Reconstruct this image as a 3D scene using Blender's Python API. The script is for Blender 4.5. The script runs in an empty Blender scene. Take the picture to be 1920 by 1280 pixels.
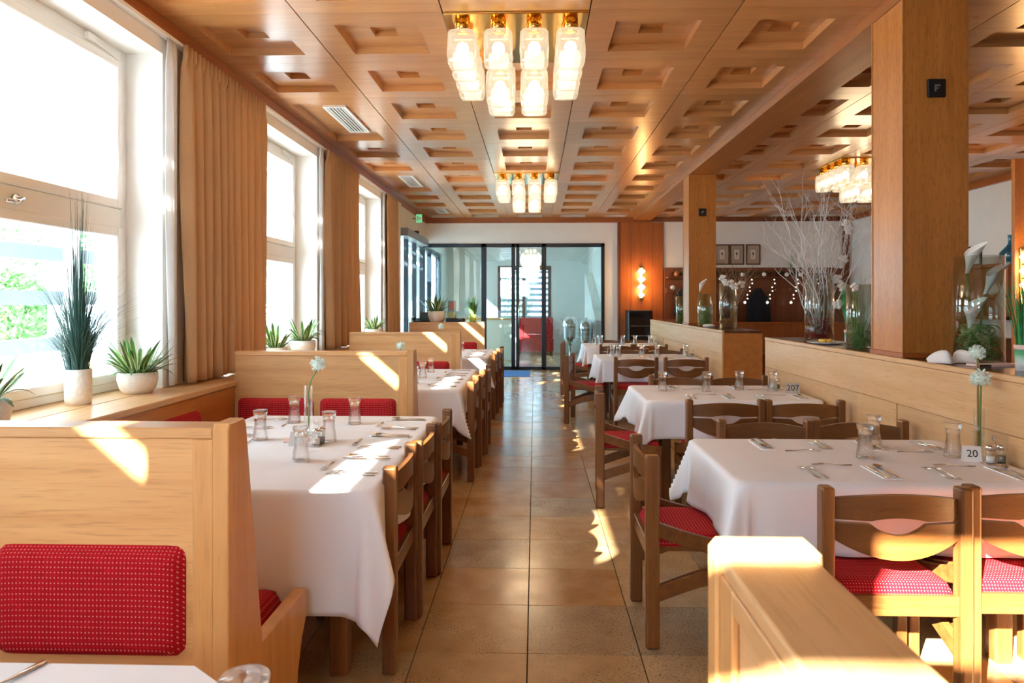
import bpy, bmesh, math, random
from mathutils import Vector, Matrix
R = math.radians
PI = math.pi
random.seed(7)
SC = bpy.context.scene
COL = SC.collection

# ------------------------------------------------------------------ camera
cam_d = bpy.data.cameras.new('camera')
cam = bpy.data.objects.new('camera', cam_d)
COL.objects.link(cam)
cam.location = (0, 0, 1.45)
cam.rotation_euler = (R(90), 0, R(1.86))
cam_d.sensor_width = 36
cam_d.lens = 1325 / 1920 * 36
cam_d.shift_y = (565 - 640) / 1920
cam_d.clip_start = 0.02
cam_d.clip_end = 300
cam_d.dof.use_dof = True
cam_d.dof.focus_distance = 3.6
cam_d.dof.aperture_fstop = 7.0
SC.camera = cam

# ------------------------------------------------------------------ world, sun, exposure
w = bpy.data.worlds.new('sky')
SC.world = w
w.use_nodes = True
bg = w.node_tree.nodes['Background']
bg.inputs[0].default_value = (0.63, 0.82, 1.0, 1)
bg.inputs[1].default_value = 11
sd = bpy.data.lights.new('sun', 'SUN')
sd.energy = 70
sd.angle = R(0.6)
sd.color = (1.0, 0.94, 0.85)
sun = bpy.data.objects.new('sun', sd)
COL.objects.link(sun)
sun.rotation_euler = Vector((1, 1.45, -0.86)).to_track_quat('-Z', 'Y').to_euler()
SC.view_settings.view_transform = 'Standard'
SC.view_settings.look = 'None'
SC.view_settings.exposure = 0.46
SC.view_settings.gamma = 1
SC.view_settings.use_curve_mapping = False
SC.cycles.use_denoising = True
SC.cycles.sample_clamp_indirect = 6
SC.cycles.max_bounces = 10
SC.cycles.diffuse_bounces = 6
SC.cycles.transparent_max_bounces = 24
SC.cycles.caustics_reflective = False
SC.cycles.caustics_refractive = False

# window module of the left wall (far reveal of each window) and room sizes
WIN_FAR = [4.35 + 3.13 * k for k in (-1, 0, 1, 2)]
WIN_W = 2.3
ZC = 3.23          # ceiling
YE = 15.0          # end wall
XL = -2.33         # left wall face
XR = 6.6           # right wall
for i, yf in enumerate(WIN_FAR):
    ld = bpy.data.lights.new('window_portal', 'AREA')
    ld.shape = 'RECTANGLE'
    ld.size = WIN_W
    ld.size_y = 2.0
    ld.cycles.is_portal = True
    lo = bpy.data.objects.new('window_portal', ld)
    COL.objects.link(lo)
    lo.location = (-2.72, yf - WIN_W / 2, 1.97)
    lo.rotation_euler = (R(90), 0, R(-90))

# ------------------------------------------------------------------ materials
def lin(h):
    h = h.lstrip('#')
    c = [int(h[i:i + 2], 16) / 255 for i in (0, 2, 4)]
    return tuple([(x / 12.92 if x <= .04045 else ((x + .055) / 1.055) ** 2.4) for x in c]) + (1,)

class NT:
    def __init__(s, name):
        s.m = bpy.data.materials.new(name)
        s.m.use_nodes = True
        s.t = s.m.node_tree
        s.b = s.t.nodes['Principled BSDF']
        s.o = s.t.nodes['Material Output']
    def n(s, typ, **kw):
        x = s.t.nodes.new(typ)
        for k, v in kw.items():
            if k.startswith('i_'):
                x.inputs[k[2:].replace('_', ' ')].default_value = v
            else:
                setattr(x, k, v)
        return x
    def l(s, a, b):
        s.t.links.new(a, b)
    def ramp(s, fac, stops):
        r = s.n('ShaderNodeValToRGB')
        e = r.color_ramp.elements
        while len(e) < len(stops):
            e.new(0.5)
        for q, (p, c) in zip(e, stops):
            q.position = p
            q.color = c
        s.l(fac, r.inputs[0])
        return r.outputs[0]
    def noise(s, vec, scale, detail=4, rough=.55):
        x = s.n('ShaderNodeTexNoise')
        x.inputs['Scale'].default_value = scale
        x.inputs['Detail'].default_value = detail
        x.inputs['Roughness'].default_value = rough
        if vec is not None:
            s.l(vec, x.inputs['Vector'])
        return x.outputs['Fac']
    def coord(s, kind='Object', scale=(1, 1, 1), world=False):
        if world:
            c = s.n('ShaderNodeNewGeometry').outputs['Position']
        else:
            c = s.n('ShaderNodeTexCoord').outputs[kind]
        mp = s.n('ShaderNodeMapping')
        mp.inputs['Scale'].default_value = scale
        s.l(c, mp.inputs['Vector'])
        return mp.outputs[0]
    def math(s, op, a, b=None):
        x = s.n('ShaderNodeMath', operation=op)
        for i, v in enumerate((a, b)):
            if v is None:
                continue
            if isinstance(v, (int, float)):
                x.inputs[i].default_value = v
            else:
                s.l(v, x.inputs[i])
        return x.outputs[0]
    def mix(s, fac, a, b, typ='MIX'):
        x = s.n('ShaderNodeMix', data_type='RGBA', blend_type=typ)
        for sock, v in ((x.inputs[0], fac), (x.inputs[6], a), (x.inputs[7], b)):
            if isinstance(v, (int, float)):
                sock.default_value = v
            elif isinstance(v, tuple):
                sock.default_value = v
            else:
                s.l(v, sock)
        return x.outputs[2]
    def bump(s, h, strength=.2, dist=.01):
        x = s.n('ShaderNodeBump')
        x.inputs['Strength'].default_value = strength
        x.inputs['Distance'].default_value = dist
        s.l(h, x.inputs['Height'])
        s.l(x.outputs[0], s.b.inputs['Normal'])

def plain(name, hexc, rough=.5, metal=0., spec=.5, noise=0.0, nscale=30):
    t = NT(name)
    c = lin(hexc)
    t.b.inputs['Roughness'].default_value = rough
    t.b.inputs['Metallic'].default_value = metal
    t.b.inputs['Specular IOR Level'].default_value = spec
    if noise:
        f = t.noise(t.coord(), nscale, 3)
        d = tuple([x * (1 - noise) for x in c[:3]]) + (1,)
        e = tuple([min(1, x * (1 + noise)) for x in c[:3]]) + (1,)
        t.l(t.ramp(f, [(.3, d), (.7, e)]), t.b.inputs['Base Color'])
    else:
        t.b.inputs['Base Color'].default_value = c
    return t.m

def wood(name, a, b, axis='x', rough=.38, grain=1.0, coat=.15, fleck=0.0, var=.10):
    t = NT(name)
    k = {'x': 0, 'y': 1, 'z': 2}[axis]
    s1 = [14 * grain] * 3
    s1[k] = .9 * grain
    s2 = [150 * grain] * 3
    s2[k] = 7 * grain
    n1 = t.noise(t.coord(scale=tuple(s1)), 1.0, 5, .6)
    n2 = t.noise(t.coord(scale=tuple(s2)), 1.0, 2, .5)
    ca, cb = lin(a), lin(b)
    c = t.ramp(n1, [(.32, ca), (.68, cb)])
    dark = tuple([x * .72 for x in ca[:3]]) + (1,)
    pores = t.ramp(n2, [(.55, (0, 0, 0, 1)), (.72, (1, 1, 1, 1))])
    c = t.mix(t.math('MULTIPLY', pores, .55), c, dark)
    if fleck:
        s3 = [75] * 3
        s3[k] = 22
        n3 = t.noise(t.coord(scale=tuple(s3)), 1.0, 2, .4)
        fl = t.ramp(n3, [(.56, (0, 0, 0, 1)), (.62, (1, 1, 1, 1))])
        c = t.mix(t.math('MULTIPLY', fl, fleck), c, dark)
    oi = t.n('ShaderNodeObjectInfo').outputs['Random']
    v = t.math('ADD', t.math('MULTIPLY', oi, 2 * var), 1 - var)
    hsv = t.n('ShaderNodeHueSaturation')
    t.l(v, hsv.inputs['Value'])
    t.l(c, hsv.inputs['Color'])
    t.l(hsv.outputs[0], t.b.inputs['Base Color'])
    t.b.inputs['Roughness'].default_value = rough
    t.b.inputs['Coat Weight'].default_value = coat
    t.b.inputs['Coat Roughness'].default_value = .2
    t.bump(n2, .08, .004)
    return t.m

def glassmix(name, tint=(1, 1, 1, 1), ior=1.45, rough=0.0, extra=0.0, gcol=(1, 1, 1, 1), pw=5.0):
    """thin clear glass: transmits straight through, reflects by Fresnel"""
    t = NT(name)
    tr = t.n('ShaderNodeBsdfTransparent')
    tr.inputs[0].default_value = tint
    gl = t.n('ShaderNodeBsdfGlossy')
    gl.inputs['Roughness'].default_value = rough
    gl.inputs['Color'].default_value = gcol
    lw = t.n('ShaderNodeLayerWeight')
    lw.inputs['Blend'].default_value = .5
    f0 = ((ior - 1) / (ior + 1)) ** 2 + extra
    f = t.math('ADD', t.math('MULTIPLY', t.math('POWER', lw.outputs['Facing'], pw), 1 - f0), f0)
    mx = t.n('ShaderNodeMixShader')
    t.l(f, mx.inputs[0])
    t.l(tr.outputs[0], mx.inputs[1])
    t.l(gl.outputs[0], mx.inputs[2])
    t.l(mx.outputs[0], t.o.inputs['Surface'])
    return t.m

def emit(name, col, strength):
    t = NT(name)
    t.b.inputs['Base Color'].default_value = col
    t.b.inputs['Emission Color'].default_value = col
    t.b.inputs['Emission Strength'].default_value = strength
    return t.m

M = {}
M['oak'] = wood('oak_light', '#c48f58', '#d6a66e', 'x', .4)
M['oak_y'] = wood('oak_light_lengthwise', '#c99a66', '#d9b081', 'y', .4)
M['oak_z'] = wood('oak_upright', '#c08a50', '#d09c62', 'z', .4)
M['oak_rich'] = wood('oak_rich', '#a8632a', '#bd7836', 'y', .35)
M['ceil'] = wood('ceiling_veneer', '#b27a46', '#c88f58', 'x', .3, .8, .5, var=.12)
M['trim'] = wood('trim_wood', '#8f4a1c', '#a4591f', 'y', .35)
M['trim_x'] = wood('trim_wood_cross', '#8f4a1c', '#a4591f', 'x', .35)
M['beam'] = wood('beam_wood', '#9a5a26', '#b26d31', 'y', .4)
M['pillar'] = wood('pillar_oak', '#a9682c', '#c07c3a', 'z', .36, .9, .2, fleck=.4)
M['panel'] = wood('wall_panel_wood', '#8e4a1a', '#a65a22', 'z', .4)
M['wains'] = wood('wainscot_wood', '#6a3414', '#7f421b', 'z', .4)
M['dkwood'] = wood('dark_counter_wood', '#5a2f18', '#70401f', 'y', .25, coat=.4)
M['chair'] = wood('chair_wood', '#683d1b', '#84542a', 'z', .36, 1.6, .25, var=.08)
M['chair_x'] = wood('chair_slat_wood', '#623919', '#7e4f26', 'x', .34, 1.6, .25, var=.08)
M['white'] = plain('wall_white', '#f1ede6', .75, noise=.02, nscale=3)
M['winwhite'] = plain('window_lacquer', '#f4f4f1', .35)
M['steel'] = plain('cutlery_steel', '#d8d4cd', .16, 1.0)
M['chrome'] = plain('chrome', '#e2e2e2', .12, 1.0)
M['brass'] = plain('brass', '#e2b15a', .14, 1.0)
M['black'] = plain('black_plastic', '#131416', .45)
M['frame'] = plain('door_frame_blue_black', '#101b28', .4)
M['grey'] = plain('grey_metal', '#8a8a88', .4, .6)
M['pot'] = plain('white_ceramic', '#ece4d8', .55, noise=.08, nscale=60)
M['plate'] = plain('plate_porcelain', '#f0efee', .2)
M['paper'] = plain('paper', '#f2f0ee', .7)
M['cardgrey'] = plain('grey_card', '#bdb8b2', .6)
M['pink'] = plain('pink_card', '#efcfc6', .7)
M['wred'] = plain('red_moss', '#c8404a', .9, noise=.3)
M['worange'] = plain('orange_bark', '#c98157', .8, noise=.35)
M['branch'] = plain('whitewashed_branch', '#d9d4cf', .8, noise=.15)
M['twig'] = plain('brown_twig', '#a58a6c', .8)
M['petal'] = plain('white_petal', '#f6f5ee', .6)
M['mint'] = plain('pale_mint_flower', '#dff0e8', .7)
M['stem'] = plain('stem_green', '#6b8a43', .6)
M['stemdk'] = plain('stem_dark', '#8a7a40', .6)
M['grassdk'] = plain('grass_blue_green', '#1f4a42', .6, noise=.3)
M['grass'] = plain('grass_green', '#2f8a45', .6, noise=.3)
M['moss'] = plain('moss_green', '#7fae66', .8, noise=.35)
M['bush'] = plain('bush_green', '#5d8c4c', .8, noise=.4, nscale=8)
M['coat_navy'] = plain('coat_navy', '#12141d', .9)
M['blue'] = plain('mat_blue', '#4a78b5', .9)
M['vaseblue'] = glassmix('teal_glass', (.25, .62, .72, 1), 1.5, 0, .05)
M['yellow'] = plain('yellow_fruit', '#e3b94e', .5)
M['outwhite'] = plain('outside_white', '#f6f6f4', .7)
M['outrail'] = plain('outside_shaded_white_rail', '#66727a', .6)  # grey stands in for the shade on the white outdoor rails
M['outgrey'] = plain('outside_paving', '#cdd3d8', .8, noise=.1, nscale=2)
M['outwood'] = plain('outside_pine', '#d9a05c', .6)
M['glass'] = glassmix('clear_glass', (.97, .985, .98, 1), 1.5, 0.0, .015)
M['vase'] = glassmix('vase_glass', (.90, .96, .945, 1), 1.5, 0.0, .07, pw=2.6)
M['pane'] = glassmix('window_pane', (.97, .99, .985, 1), 1.3, 0, .0)
M['doorpane'] = glassmix('door_pane', (.80, .89, .91, 1), 1.5, 0, .07)
M['bulb'] = emit('bulb_glow', (1, .80, .52, 1), 14)
M['sconce'] = emit('sconce_glow', (1, .74, .42, 1), 8)
M['exitg'] = emit('exit_glow', (.15, .7, .35, 1), .5)
M['fairy'] = emit('fairy_light', (1, .9, .75, 1), 2.2)

def tumbler_mat():
    t = NT('tumbler_glass')
    g = t.n('ShaderNodeBsdfGlass')
    g.inputs['IOR'].default_value = 1.45
    g.inputs['Roughness'].default_value = 0
    tr = t.n('ShaderNodeBsdfTransparent')
    mx = t.n('ShaderNodeMixShader')
    mx.inputs[0].default_value = .62
    t.l(tr.outputs[0], mx.inputs[1])
    t.l(g.outputs[0], mx.inputs[2])
    t.l(mx.outputs[0], t.o.inputs['Surface'])
    return t.m
M['tumbler'] = tumbler_mat()
def shade_mat():
    t = NT('ice_glass')
    tr = t.n('ShaderNodeBsdfTransparent')
    tr.inputs[0].default_value = (1, .97, .92, 1)
    em = t.n('ShaderNodeEmission')
    em.inputs[0].default_value = (1, .80, .54, 1)
    em.inputs[1].default_value = .8
    gl = t.n('ShaderNodeBsdfGlossy')
    gl.inputs['Roughness'].default_value = .12
    n = t.noise(t.coord(scale=(8, 8, 26)), 1.0, 3)
    m1 = t.n('ShaderNodeMixShader')
    t.l(t.ramp(n, [(.3, (.35, .35, .35, 1)), (.7, (.75, .75, .75, 1))]), m1.inputs[0])
    t.l(tr.outputs[0], m1.inputs[1])
    t.l(em.outputs[0], m1.inputs[2])
    m2 = t.n('ShaderNodeMixShader')
    m2.inputs[0].default_value = .14
    t.l(m1.outputs[0], m2.inputs[1])
    t.l(gl.outputs[0], m2.inputs[2])
    t.l(m2.outputs[0], t.o.inputs['Surface'])
    return t.m
M['shade'] = shade_mat()

def fabric():
    t = NT('red_dotted_fabric')
    c = t.coord()
    sp = t.n('ShaderNodeSeparateXYZ')
    t.l(c, sp.inputs[0])
    u = sp.outputs[0]
    v = t.math('ADD', sp.outputs[1], sp.outputs[2])
    def cell(x, p):
        f = t.math('FRACT', t.math('MULTIPLY', x, 1 / p))
        return t.math('ABSOLUTE', t.math('SUBTRACT', f, .5))
    a = t.math('LESS_THAN', cell(u, .0105), .16)
    b = t.math('LESS_THAN', cell(v, .0145), .11)
    dot = t.math('MULTIPLY', a, b)
    la = t.math('MULTIPLY', t.math('LESS_THAN', cell(u, .0105), .12), .16)
    n = t.noise(t.coord(), 220, 2)
    base = t.ramp(n, [(.3, lin('#8c0712')), (.7, lin('#b50d1c'))])
    base = t.mix(la, base, lin('#c23a40'))
    base = t.mix(t.math('MULTIPLY', dot, .8), base, lin('#e59a8e'))
    t.l(base, t.b.inputs['Base Color'])
    t.b.inputs['Roughness'].default_value = .9
    t.b.inputs['Specular IOR Level'].default_value = .2
    t.bump(n, .25, .004)
    return t.m
M['red'] = fabric()

def linen():
    t = NT('white_linen')
    c = t.coord()
    sp = t.n('ShaderNodeSeparateXYZ')
    t.l(c, sp.inputs[0])
    def crease(x, off):
        f = t.math('FRACT', t.math('MULTIPLY', t.math('ADD', x, off), 1 / .37))
        return t.math('ABSOLUTE', t.math('SUBTRACT', f, .5))
    h = t.math('ADD', crease(sp.outputs[0], .11), crease(sp.outputs[1], .2))
    n = t.noise(t.coord(), 6, 3)
    h = t.math('ADD', h, t.math('MULTIPLY', n, .5))
    t.b.inputs['Base Color'].default_value = lin('#eef0f5')
    t.b.inputs['Roughness'].default_value = .8
    t.b.inputs['Specular IOR Level'].default_value = .25
    t.bump(h, .35, .02)
    return t.m
M['linen'] = linen()

def curtain_mat():
    t = NT('tan_curtain')
    n = t.noise(t.coord(scale=(1, 300, 300)), 1, 2)
    t.l(t.ramp(n, [(.3, lin('#c6a078')), (.7, lin('#d4b088'))]), t.b.inputs['Base Color'])
    t.b.inputs['Roughness'].default_value = .9
    t.b.inputs['Specular IOR Level'].default_value = .1
    tl = t.n('ShaderNodeBsdfTranslucent')
    tl.inputs[0].default_value = lin('#c9985f')
    mx = t.n('ShaderNodeMixShader')
    mx.inputs[0].default_value = .18
    t.l(t.b.outputs[0], mx.inputs[1])
    t.l(tl.outputs[0], mx.inputs[2])
    t.l(mx.outputs[0], t.o.inputs['Surface'])
    return t.m
M['curtain'] = curtain_mat()

def awning_mat():
    t = NT('white_awning')
    t.b.inputs['Base Color'].default_value = (.85, .85, .85, 1)
    tl = t.n('ShaderNodeBsdfTranslucent')
    tl.inputs[0].default_value = (.9, .9, .9, 1)
    mx = t.n('ShaderNodeMixShader')
    mx.inputs[0].default_value = .3
    t.l(t.b.outputs[0], mx.inputs[1])
    t.l(tl.outputs[0], mx.inputs[2])
    t.l(mx.outputs[0], t.o.inputs['Surface'])
    return t.m
M['awning'] = awning_mat()
def sheer_mat():
    t = NT('white_sheer')
    t.b.inputs['Base Color'].default_value = (.88, .88, .87, 1)
    t.b.inputs['Roughness'].default_value = .9
    tl = t.n('ShaderNodeBsdfTranslucent')
    tl.inputs[0].default_value = (.9, .9, .9, 1)
    mx = t.n('ShaderNodeMixShader')
    mx.inputs[0].default_value = .5
    t.l(t.b.outputs[0], mx.inputs[1])
    t.l(tl.outputs[0], mx.inputs[2])
    t.l(mx.outputs[0], t.o.inputs['Surface'])
    return t.m
M['sheer'] = sheer_mat()

def tile_mat():
    t = NT('polished_stone_tile')
    oi = t.n('ShaderNodeObjectInfo').outputs['Random']
    vor = t.n('ShaderNodeTexWhiteNoise', noise_dimensions='2D')
    mp = t.coord(scale=(1 / .4643, 1 / .4643, 1), world=True)
    mv = t.n('ShaderNodeVectorMath', operation='ADD')
    mv.inputs[1].default_value = (.031 / .4643, -2.913 / .4643, 0)
    t.l(mp, mv.inputs[0])
    fl = t.n('ShaderNodeVectorMath', operation='FLOOR')
    t.l(mv.outputs[0], fl.inputs[0])
    t.l(fl.outputs[0], vor.inputs['Vector'])
    r = vor.outputs['Value']
    base = t.ramp(r, [(0, lin('#a97a46')), (.3, lin('#b98d58')), (.55, lin('#c0a67c')), (.8, lin('#a9977a')), (1, lin('#9d8e76'))])
    wp = t.coord(world=True)
    n1 = t.noise(wp, 5, 5, .6)
    n2 = t.noise(wp, 110, 2, .5)
    n3 = t.noise(wp, 3.1, 2, .5)
    base = t.mix(.35, base, t.ramp(n1, [(.3, lin('#8a5c2c')), (.7, lin('#d0b488'))]))
    sp = t.ramp(n2, [(.57, (0, 0, 0, 1)), (.66, (1, 1, 1, 1))])
    msk = t.ramp(t.math('ADD', n3, t.math('MULTIPLY', r, .3)), [(.55, (0, 0, 0, 1)), (.75, (1, 1, 1, 1))])
    base = t.mix(t.math('MULTIPLY', t.math('MULTIPLY', sp, msk), .7), base, lin('#3a2a1a'))
    t.l(base, t.b.inputs['Base Color'])
    t.l(t.ramp(n1, [(.3, (.16, .16, .16, 1)), (.7, (.26, .26, .26, 1))]), t.b.inputs['Roughness'])
    t.b.inputs['Specular IOR Level'].default_value = .6
    return t.m
M['tile'] = tile_mat()
M['grout'] = plain('dark_grout', '#2b2018', .9)

def leaf_mat():
    t = NT('variegated_leaf')
    sp = t.n('ShaderNodeSeparateXYZ')
    t.l(t.coord(), sp.inputs[0])
    e = t.math('GREATER_THAN', t.math('ABSOLUTE', sp.outputs[0]), .0095)
    n = t.noise(t.coord(scale=(40, 6, 40)), 1, 2)
    g = t.ramp(n, [(.3, lin('#28521f')), (.7, lin('#4d7f33'))])
    t.l(t.mix(t.math('MULTIPLY', e, .8), g, lin('#c9d39a')), t.b.inputs['Base Color'])
    t.b.inputs['Roughness'].default_value = .4
    return t.m
M['leaf'] = leaf_mat()

def fadepot():
    t = NT('green_white_pot')
    sp = t.n('ShaderNodeSeparateXYZ')
    t.l(t.coord('Generated'), sp.inputs[0])
    t.l(t.ramp(sp.outputs[2], [(.25, lin('#f2f2ee')), (.75, lin('#4cae7c'))]), t.b.inputs['Base Color'])
    t.b.inputs['Roughness'].default_value = .4
    return t.m
M['fade'] = fadepot()

# ------------------------------------------------------------------ mesh helpers
class B:
    def __init__(s):
        s.bm = bmesh.new()
    def box(s, x0, x1, y0, y1, z0, z1, bev=0, seg=1):
        c = Matrix.Translation(((x0 + x1) / 2, (y0 + y1) / 2, (z0 + z1) / 2)) @ Matrix.Diagonal((abs(x1 - x0), abs(y1 - y0), abs(z1 - z0), 1))
        v = bmesh.ops.create_cube(s.bm, size=1, matrix=c)['verts']
        if bev:
            ed = list({e for q in v for e in q.link_edges})
            bmesh.ops.bevel(s.bm, geom=ed, offset=bev, segments=seg, affect='EDGES', profile=.5)
        return s
    def prism(s, pts, axis, a0, a1, bev=0):
        def P(p, a):
            return {'x': (a, p[0], p[1]), 'y': (p[0], a, p[1]), 'z': (p[0], p[1], a)}[axis]
        v0 = [s.bm.verts.new(P(p, a0)) for p in pts]
        v1 = [s.bm.verts.new(P(p, a1)) for p in pts]
        n = len(pts)
        fs = [s.bm.faces.new(v0[::-1]), s.bm.faces.new(v1)]
        for i in range(n):
            fs.append(s.bm.faces.new((v0[i], v0[(i + 1) % n], v1[(i + 1) % n], v1[i])))
        bmesh.ops.recalc_face_normals(s.bm, faces=fs)
        if bev:
            ed = list({e for f in fs[:2] for e in f.edges})
            bmesh.ops.bevel(s.bm, geom=ed, offset=bev, segments=1, affect='EDGES')
        return s
    def tube(s, path, r, n=6, cap=True):
        path = [Vector(p) for p in path]
        rs = r if isinstance(r, (list, tuple)) else [r] * len(path)
        rings = []
        up = Vector((0.13, 0.21, 1)).normalized()
        for i, p in enumerate(path):
            d = (path[min(i + 1, len(path) - 1)] - path[max(i - 1, 0)])
            if d.length < 1e-9:
                d = Vector((0, 0, 1))
            d.normalize()
            a = d.cross(up)
            if a.length < 1e-3:
                a = d.cross(Vector((1, 0, 0)))
            a.normalize()
            b = d.cross(a)
            rings.append([s.bm.verts.new(p + (a * math.cos(2 * PI * k / n) + b * math.sin(2 * PI * k / n)) * rs[i]) for k in range(n)])
        for q in range(len(rings) - 1):
            for k in range(n):
                s.bm.faces.new((rings[q][k], rings[q][(k + 1) % n], rings[q + 1][(k + 1) % n], rings[q + 1][k]))
        if cap:
            s.bm.faces.new(rings[0][::-1])
            s.bm.faces.new(rings[-1])
        return s
    def lathe(s, prof, n=16, c=(0, 0, 0)):
        rings = []
        for r, z in prof:
            if r < 1e-6:
                rings.append([s.bm.verts.new((c[0], c[1], c[2] + z))])
            else:
                rings.append([s.bm.verts.new((c[0] + r * math.cos(2 * PI * k / n), c[1] + r * math.sin(2 * PI * k / n), c[2] + z)) for k in range(n)])
        for a, b in zip(rings[:-1], rings[1:]):
            for k in range(n):
                k2 = (k + 1) % n
                if len(a) == 1 and len(b) == 1:
                    continue
                if len(a) == 1:
                    s.bm.faces.new((a[0], b[k2], b[k]))
                elif len(b) == 1:
                    s.bm.faces.new((a[k], a[k2], b[0]))
                else:
                    s.bm.faces.new((a[k], a[k2], b[k2], b[k]))
        return s
    def grid(s, f, nu, nv):
        v = [[s.bm.verts.new(f(i / nu, j / nv)) for j in range(nv + 1)] for i in range(nu + 1)]
        for i in range(nu):
            for j in range(nv):
                s.bm.faces.new((v[i][j], v[i + 1][j], v[i + 1][j + 1], v[i][j + 1]))
        return s
    def ball(s, c, r, sub=1, scale=(1, 1, 1)):
        m = Matrix.Translation(c) @ Matrix.Diagonal((r * scale[0], r * scale[1], r * scale[2], 1))
        bmesh.ops.create_icosphere(s.bm, subdivisions=sub, radius=1, matrix=m)
        return s
    def mesh(s, name, mat, smooth=False):
        me = bpy.data.meshes.new(name)
        s.bm.normal_update()
        s.bm.to_mesh(me)
        s.bm.free()
        me.materials.append(mat)
        if smooth:
            for p in me.polygons:
                p.use_smooth = True
        return me
    def obj(s, name, mat, parent=None, smooth=False, **kw):
        return link(name, s.mesh(name, mat, smooth), parent, **kw)

def link(name, me, parent=None, loc=(0, 0, 0), rot=(0, 0, 0), scale=(1, 1, 1), label=None, cat=None, group=None, kind=None):
    o = bpy.data.objects.new(name, me)
    COL.objects.link(o)
    o.location = loc
    o.rotation_euler = rot
    o.scale = scale
    if parent:
        o.parent = parent
    tag(o, label, cat, group, kind)
    return o

def tag(o, label=None, cat=None, group=None, kind=None):
    if label:
        o['label'] = label
    if cat:
        o['category'] = cat
    if group:
        o['group'] = group
    if kind:
        o['kind'] = kind
    return o

def thing(name, label=None, cat=None, loc=(0, 0, 0), rz=0, group=None, kind=None):
    return link(name, None, None, loc, (0, 0, rz), (1, 1, 1), label, cat, group, kind)

def dup(o, parent=None, loc=None, rz=None, label=None, group=None):
    c = o.copy()
    COL.objects.link(c)
    c.parent = parent
    if loc is not None:
        c.location = loc
    if rz is not None:
        c.rotation_euler = (0, 0, rz)
    if label:
        c['label'] = label
    if group:
        c['group'] = group
    for ch in [x for x in KIDS.get(o.name, [])]:
        dup(ch, c)
    return c
KIDS = {}
def freeze(o):
    """remember the children of a prototype so that copies do not need a scene update"""
    KIDS[o.name] = list(o.children)
    for ch in o.children:
        freeze(ch)
    return o

# ------------------------------------------------------------------ floor
TS = .4643
floor = B().box(-2.75, XR, -1.4, YE + 5.2, -.06, -.014).obj('floor', M['grout'], kind='structure')
tile_me = B().box(.002, TS - .002, .0015, TS - .0015, -.0145, 0, .0012).mesh('tile', M['tile'])
CX = [-.031 + TS * k for k in range(-2, 5)]
RY = [2.913 + TS * m for m in range(-5, 27)]
for x in CX:
    for y in RY[:31]:
        link('tile', tile_me, floor, (x, y, 0))
b = B()
for k in range(-7, 15):
    for m in range(-9, 38):
        x, y = -.031 + TS * k, 2.913 + TS * m
        if (-2 <= k <= 4 and -5 <= m <= 25) or x < -2.74 or x > XR - .1:
            continue
        b.box(x + .002, x + TS - .002, y + .0015, y + TS - .0015, -.0145, 0)
b.obj('tile', M['tile'], floor, kind='stuff')

# ------------------------------------------------------------------ ceiling
def coffer(w, l, centre=True):
    b = B()
    bm = b.bm
    def rect(x0, x1, y0, y1, z):
        return [bm.verts.new(p) for p in ((x0, y0, z), (x1, y0, z), (x1, y1, z), (x0, y1, z))]
    def ring(a, c):
        for i in range(4):
            bm.faces.new((a[i], c[i], c[(i + 1) % 4], a[(i + 1) % 4]))
    g = .004
    o_ = rect(g, w - g, .0012, l - .0012, 0)
    up = rect(g, w - g, .0012, l - .0012, .03)
    ring(up, o_)
    mx, my = .2 * .905, .2 * .905
    mx = min(mx, w * .22)
    a = rect(mx, w - mx, my, l - my, 0)
    ring(o_, a)
    a2 = rect(mx, w - mx, my, l - my, .055)
    ring(a, a2)
    if centre:
        cx, cy = w / 2, l / 2
        c1 = rect(cx - .083, cx + .083, cy - .083, cy + .083, .055)
        ring(a2, c1)
        c2 = rect(cx - .083, cx + .083, cy - .083, cy + .083, .095)
        ring(c1, c2)
        bm.faces.new(c2[::-1])
    else:
        bm.faces.new(a2[::-1])
    return b.mesh('panel', M['ceil'])
CP = .905
ceil = B().box(-2.75, XR + .2, -1.4, YE + .15, ZC + .1, ZC + .2).obj('ceiling', M['grout'], kind='structure')
cA, cD = coffer(CP, CP), coffer(CP, 2 * CP, False)
XC0 = -2.38
BX0, BX1 = 2.075, 2.44       # beam
wl = BX0 - (XC0 + 4 * CP)
cE = coffer(wl, CP)
rows = [4.33 + CP * k for k in range(-6, 12)]
for ci in range(5):
    k = 0
    while k < len(rows):
        x, y = XC0 + ci * CP, rows[k]
        if ci == 0 and (k - 6) % 4 == 2:
            if k + 1 < len(rows):
                link('panel', cD, ceil, (x, y, ZC))
                k += 2
                continue
        if y > -1.5:
            link('panel', cE if ci == 4 else cA, ceil, (x, y, ZC))
        k += 1
xr0 = 3.77 - 2 * CP
xs = [BX1] + [3.77 - CP + i * CP for i in range(5)]
cF = coffer(3.77 - CP - BX1, CP)
for ci, x in enumerate(xs):
    for y in rows:
        if y > .3:
            link('panel', cF if ci == 0 else cA, ceil, (x, y, ZC))
# cornice trims and beam
B().box(XL - .07, XL + .012, -1.4, YE, ZC - .11, ZC, .003).obj('trim_1', M['trim'], kind='structure')
B().box(XL + .012, BX1, YE - .03, YE + .02, ZC - .115, ZC, .003).obj('trim_2', M['trim_x'], kind='structure')
B().box(BX1, XR, YE - .03, YE + .02, ZC - .10, ZC, .003).obj('trim_3', M['wains'], kind='structure')
B().box(XR - .06, XR + .01, -1.4, YE - .03, ZC - .10, ZC, .003).obj('trim_4', M['trim'], kind='structure')
B().box(BX0, BX1, -1.4, YE - .03, 3.16, ZC + .09, .003).obj('ceiling_beam', M['beam'], kind='structure')

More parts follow.
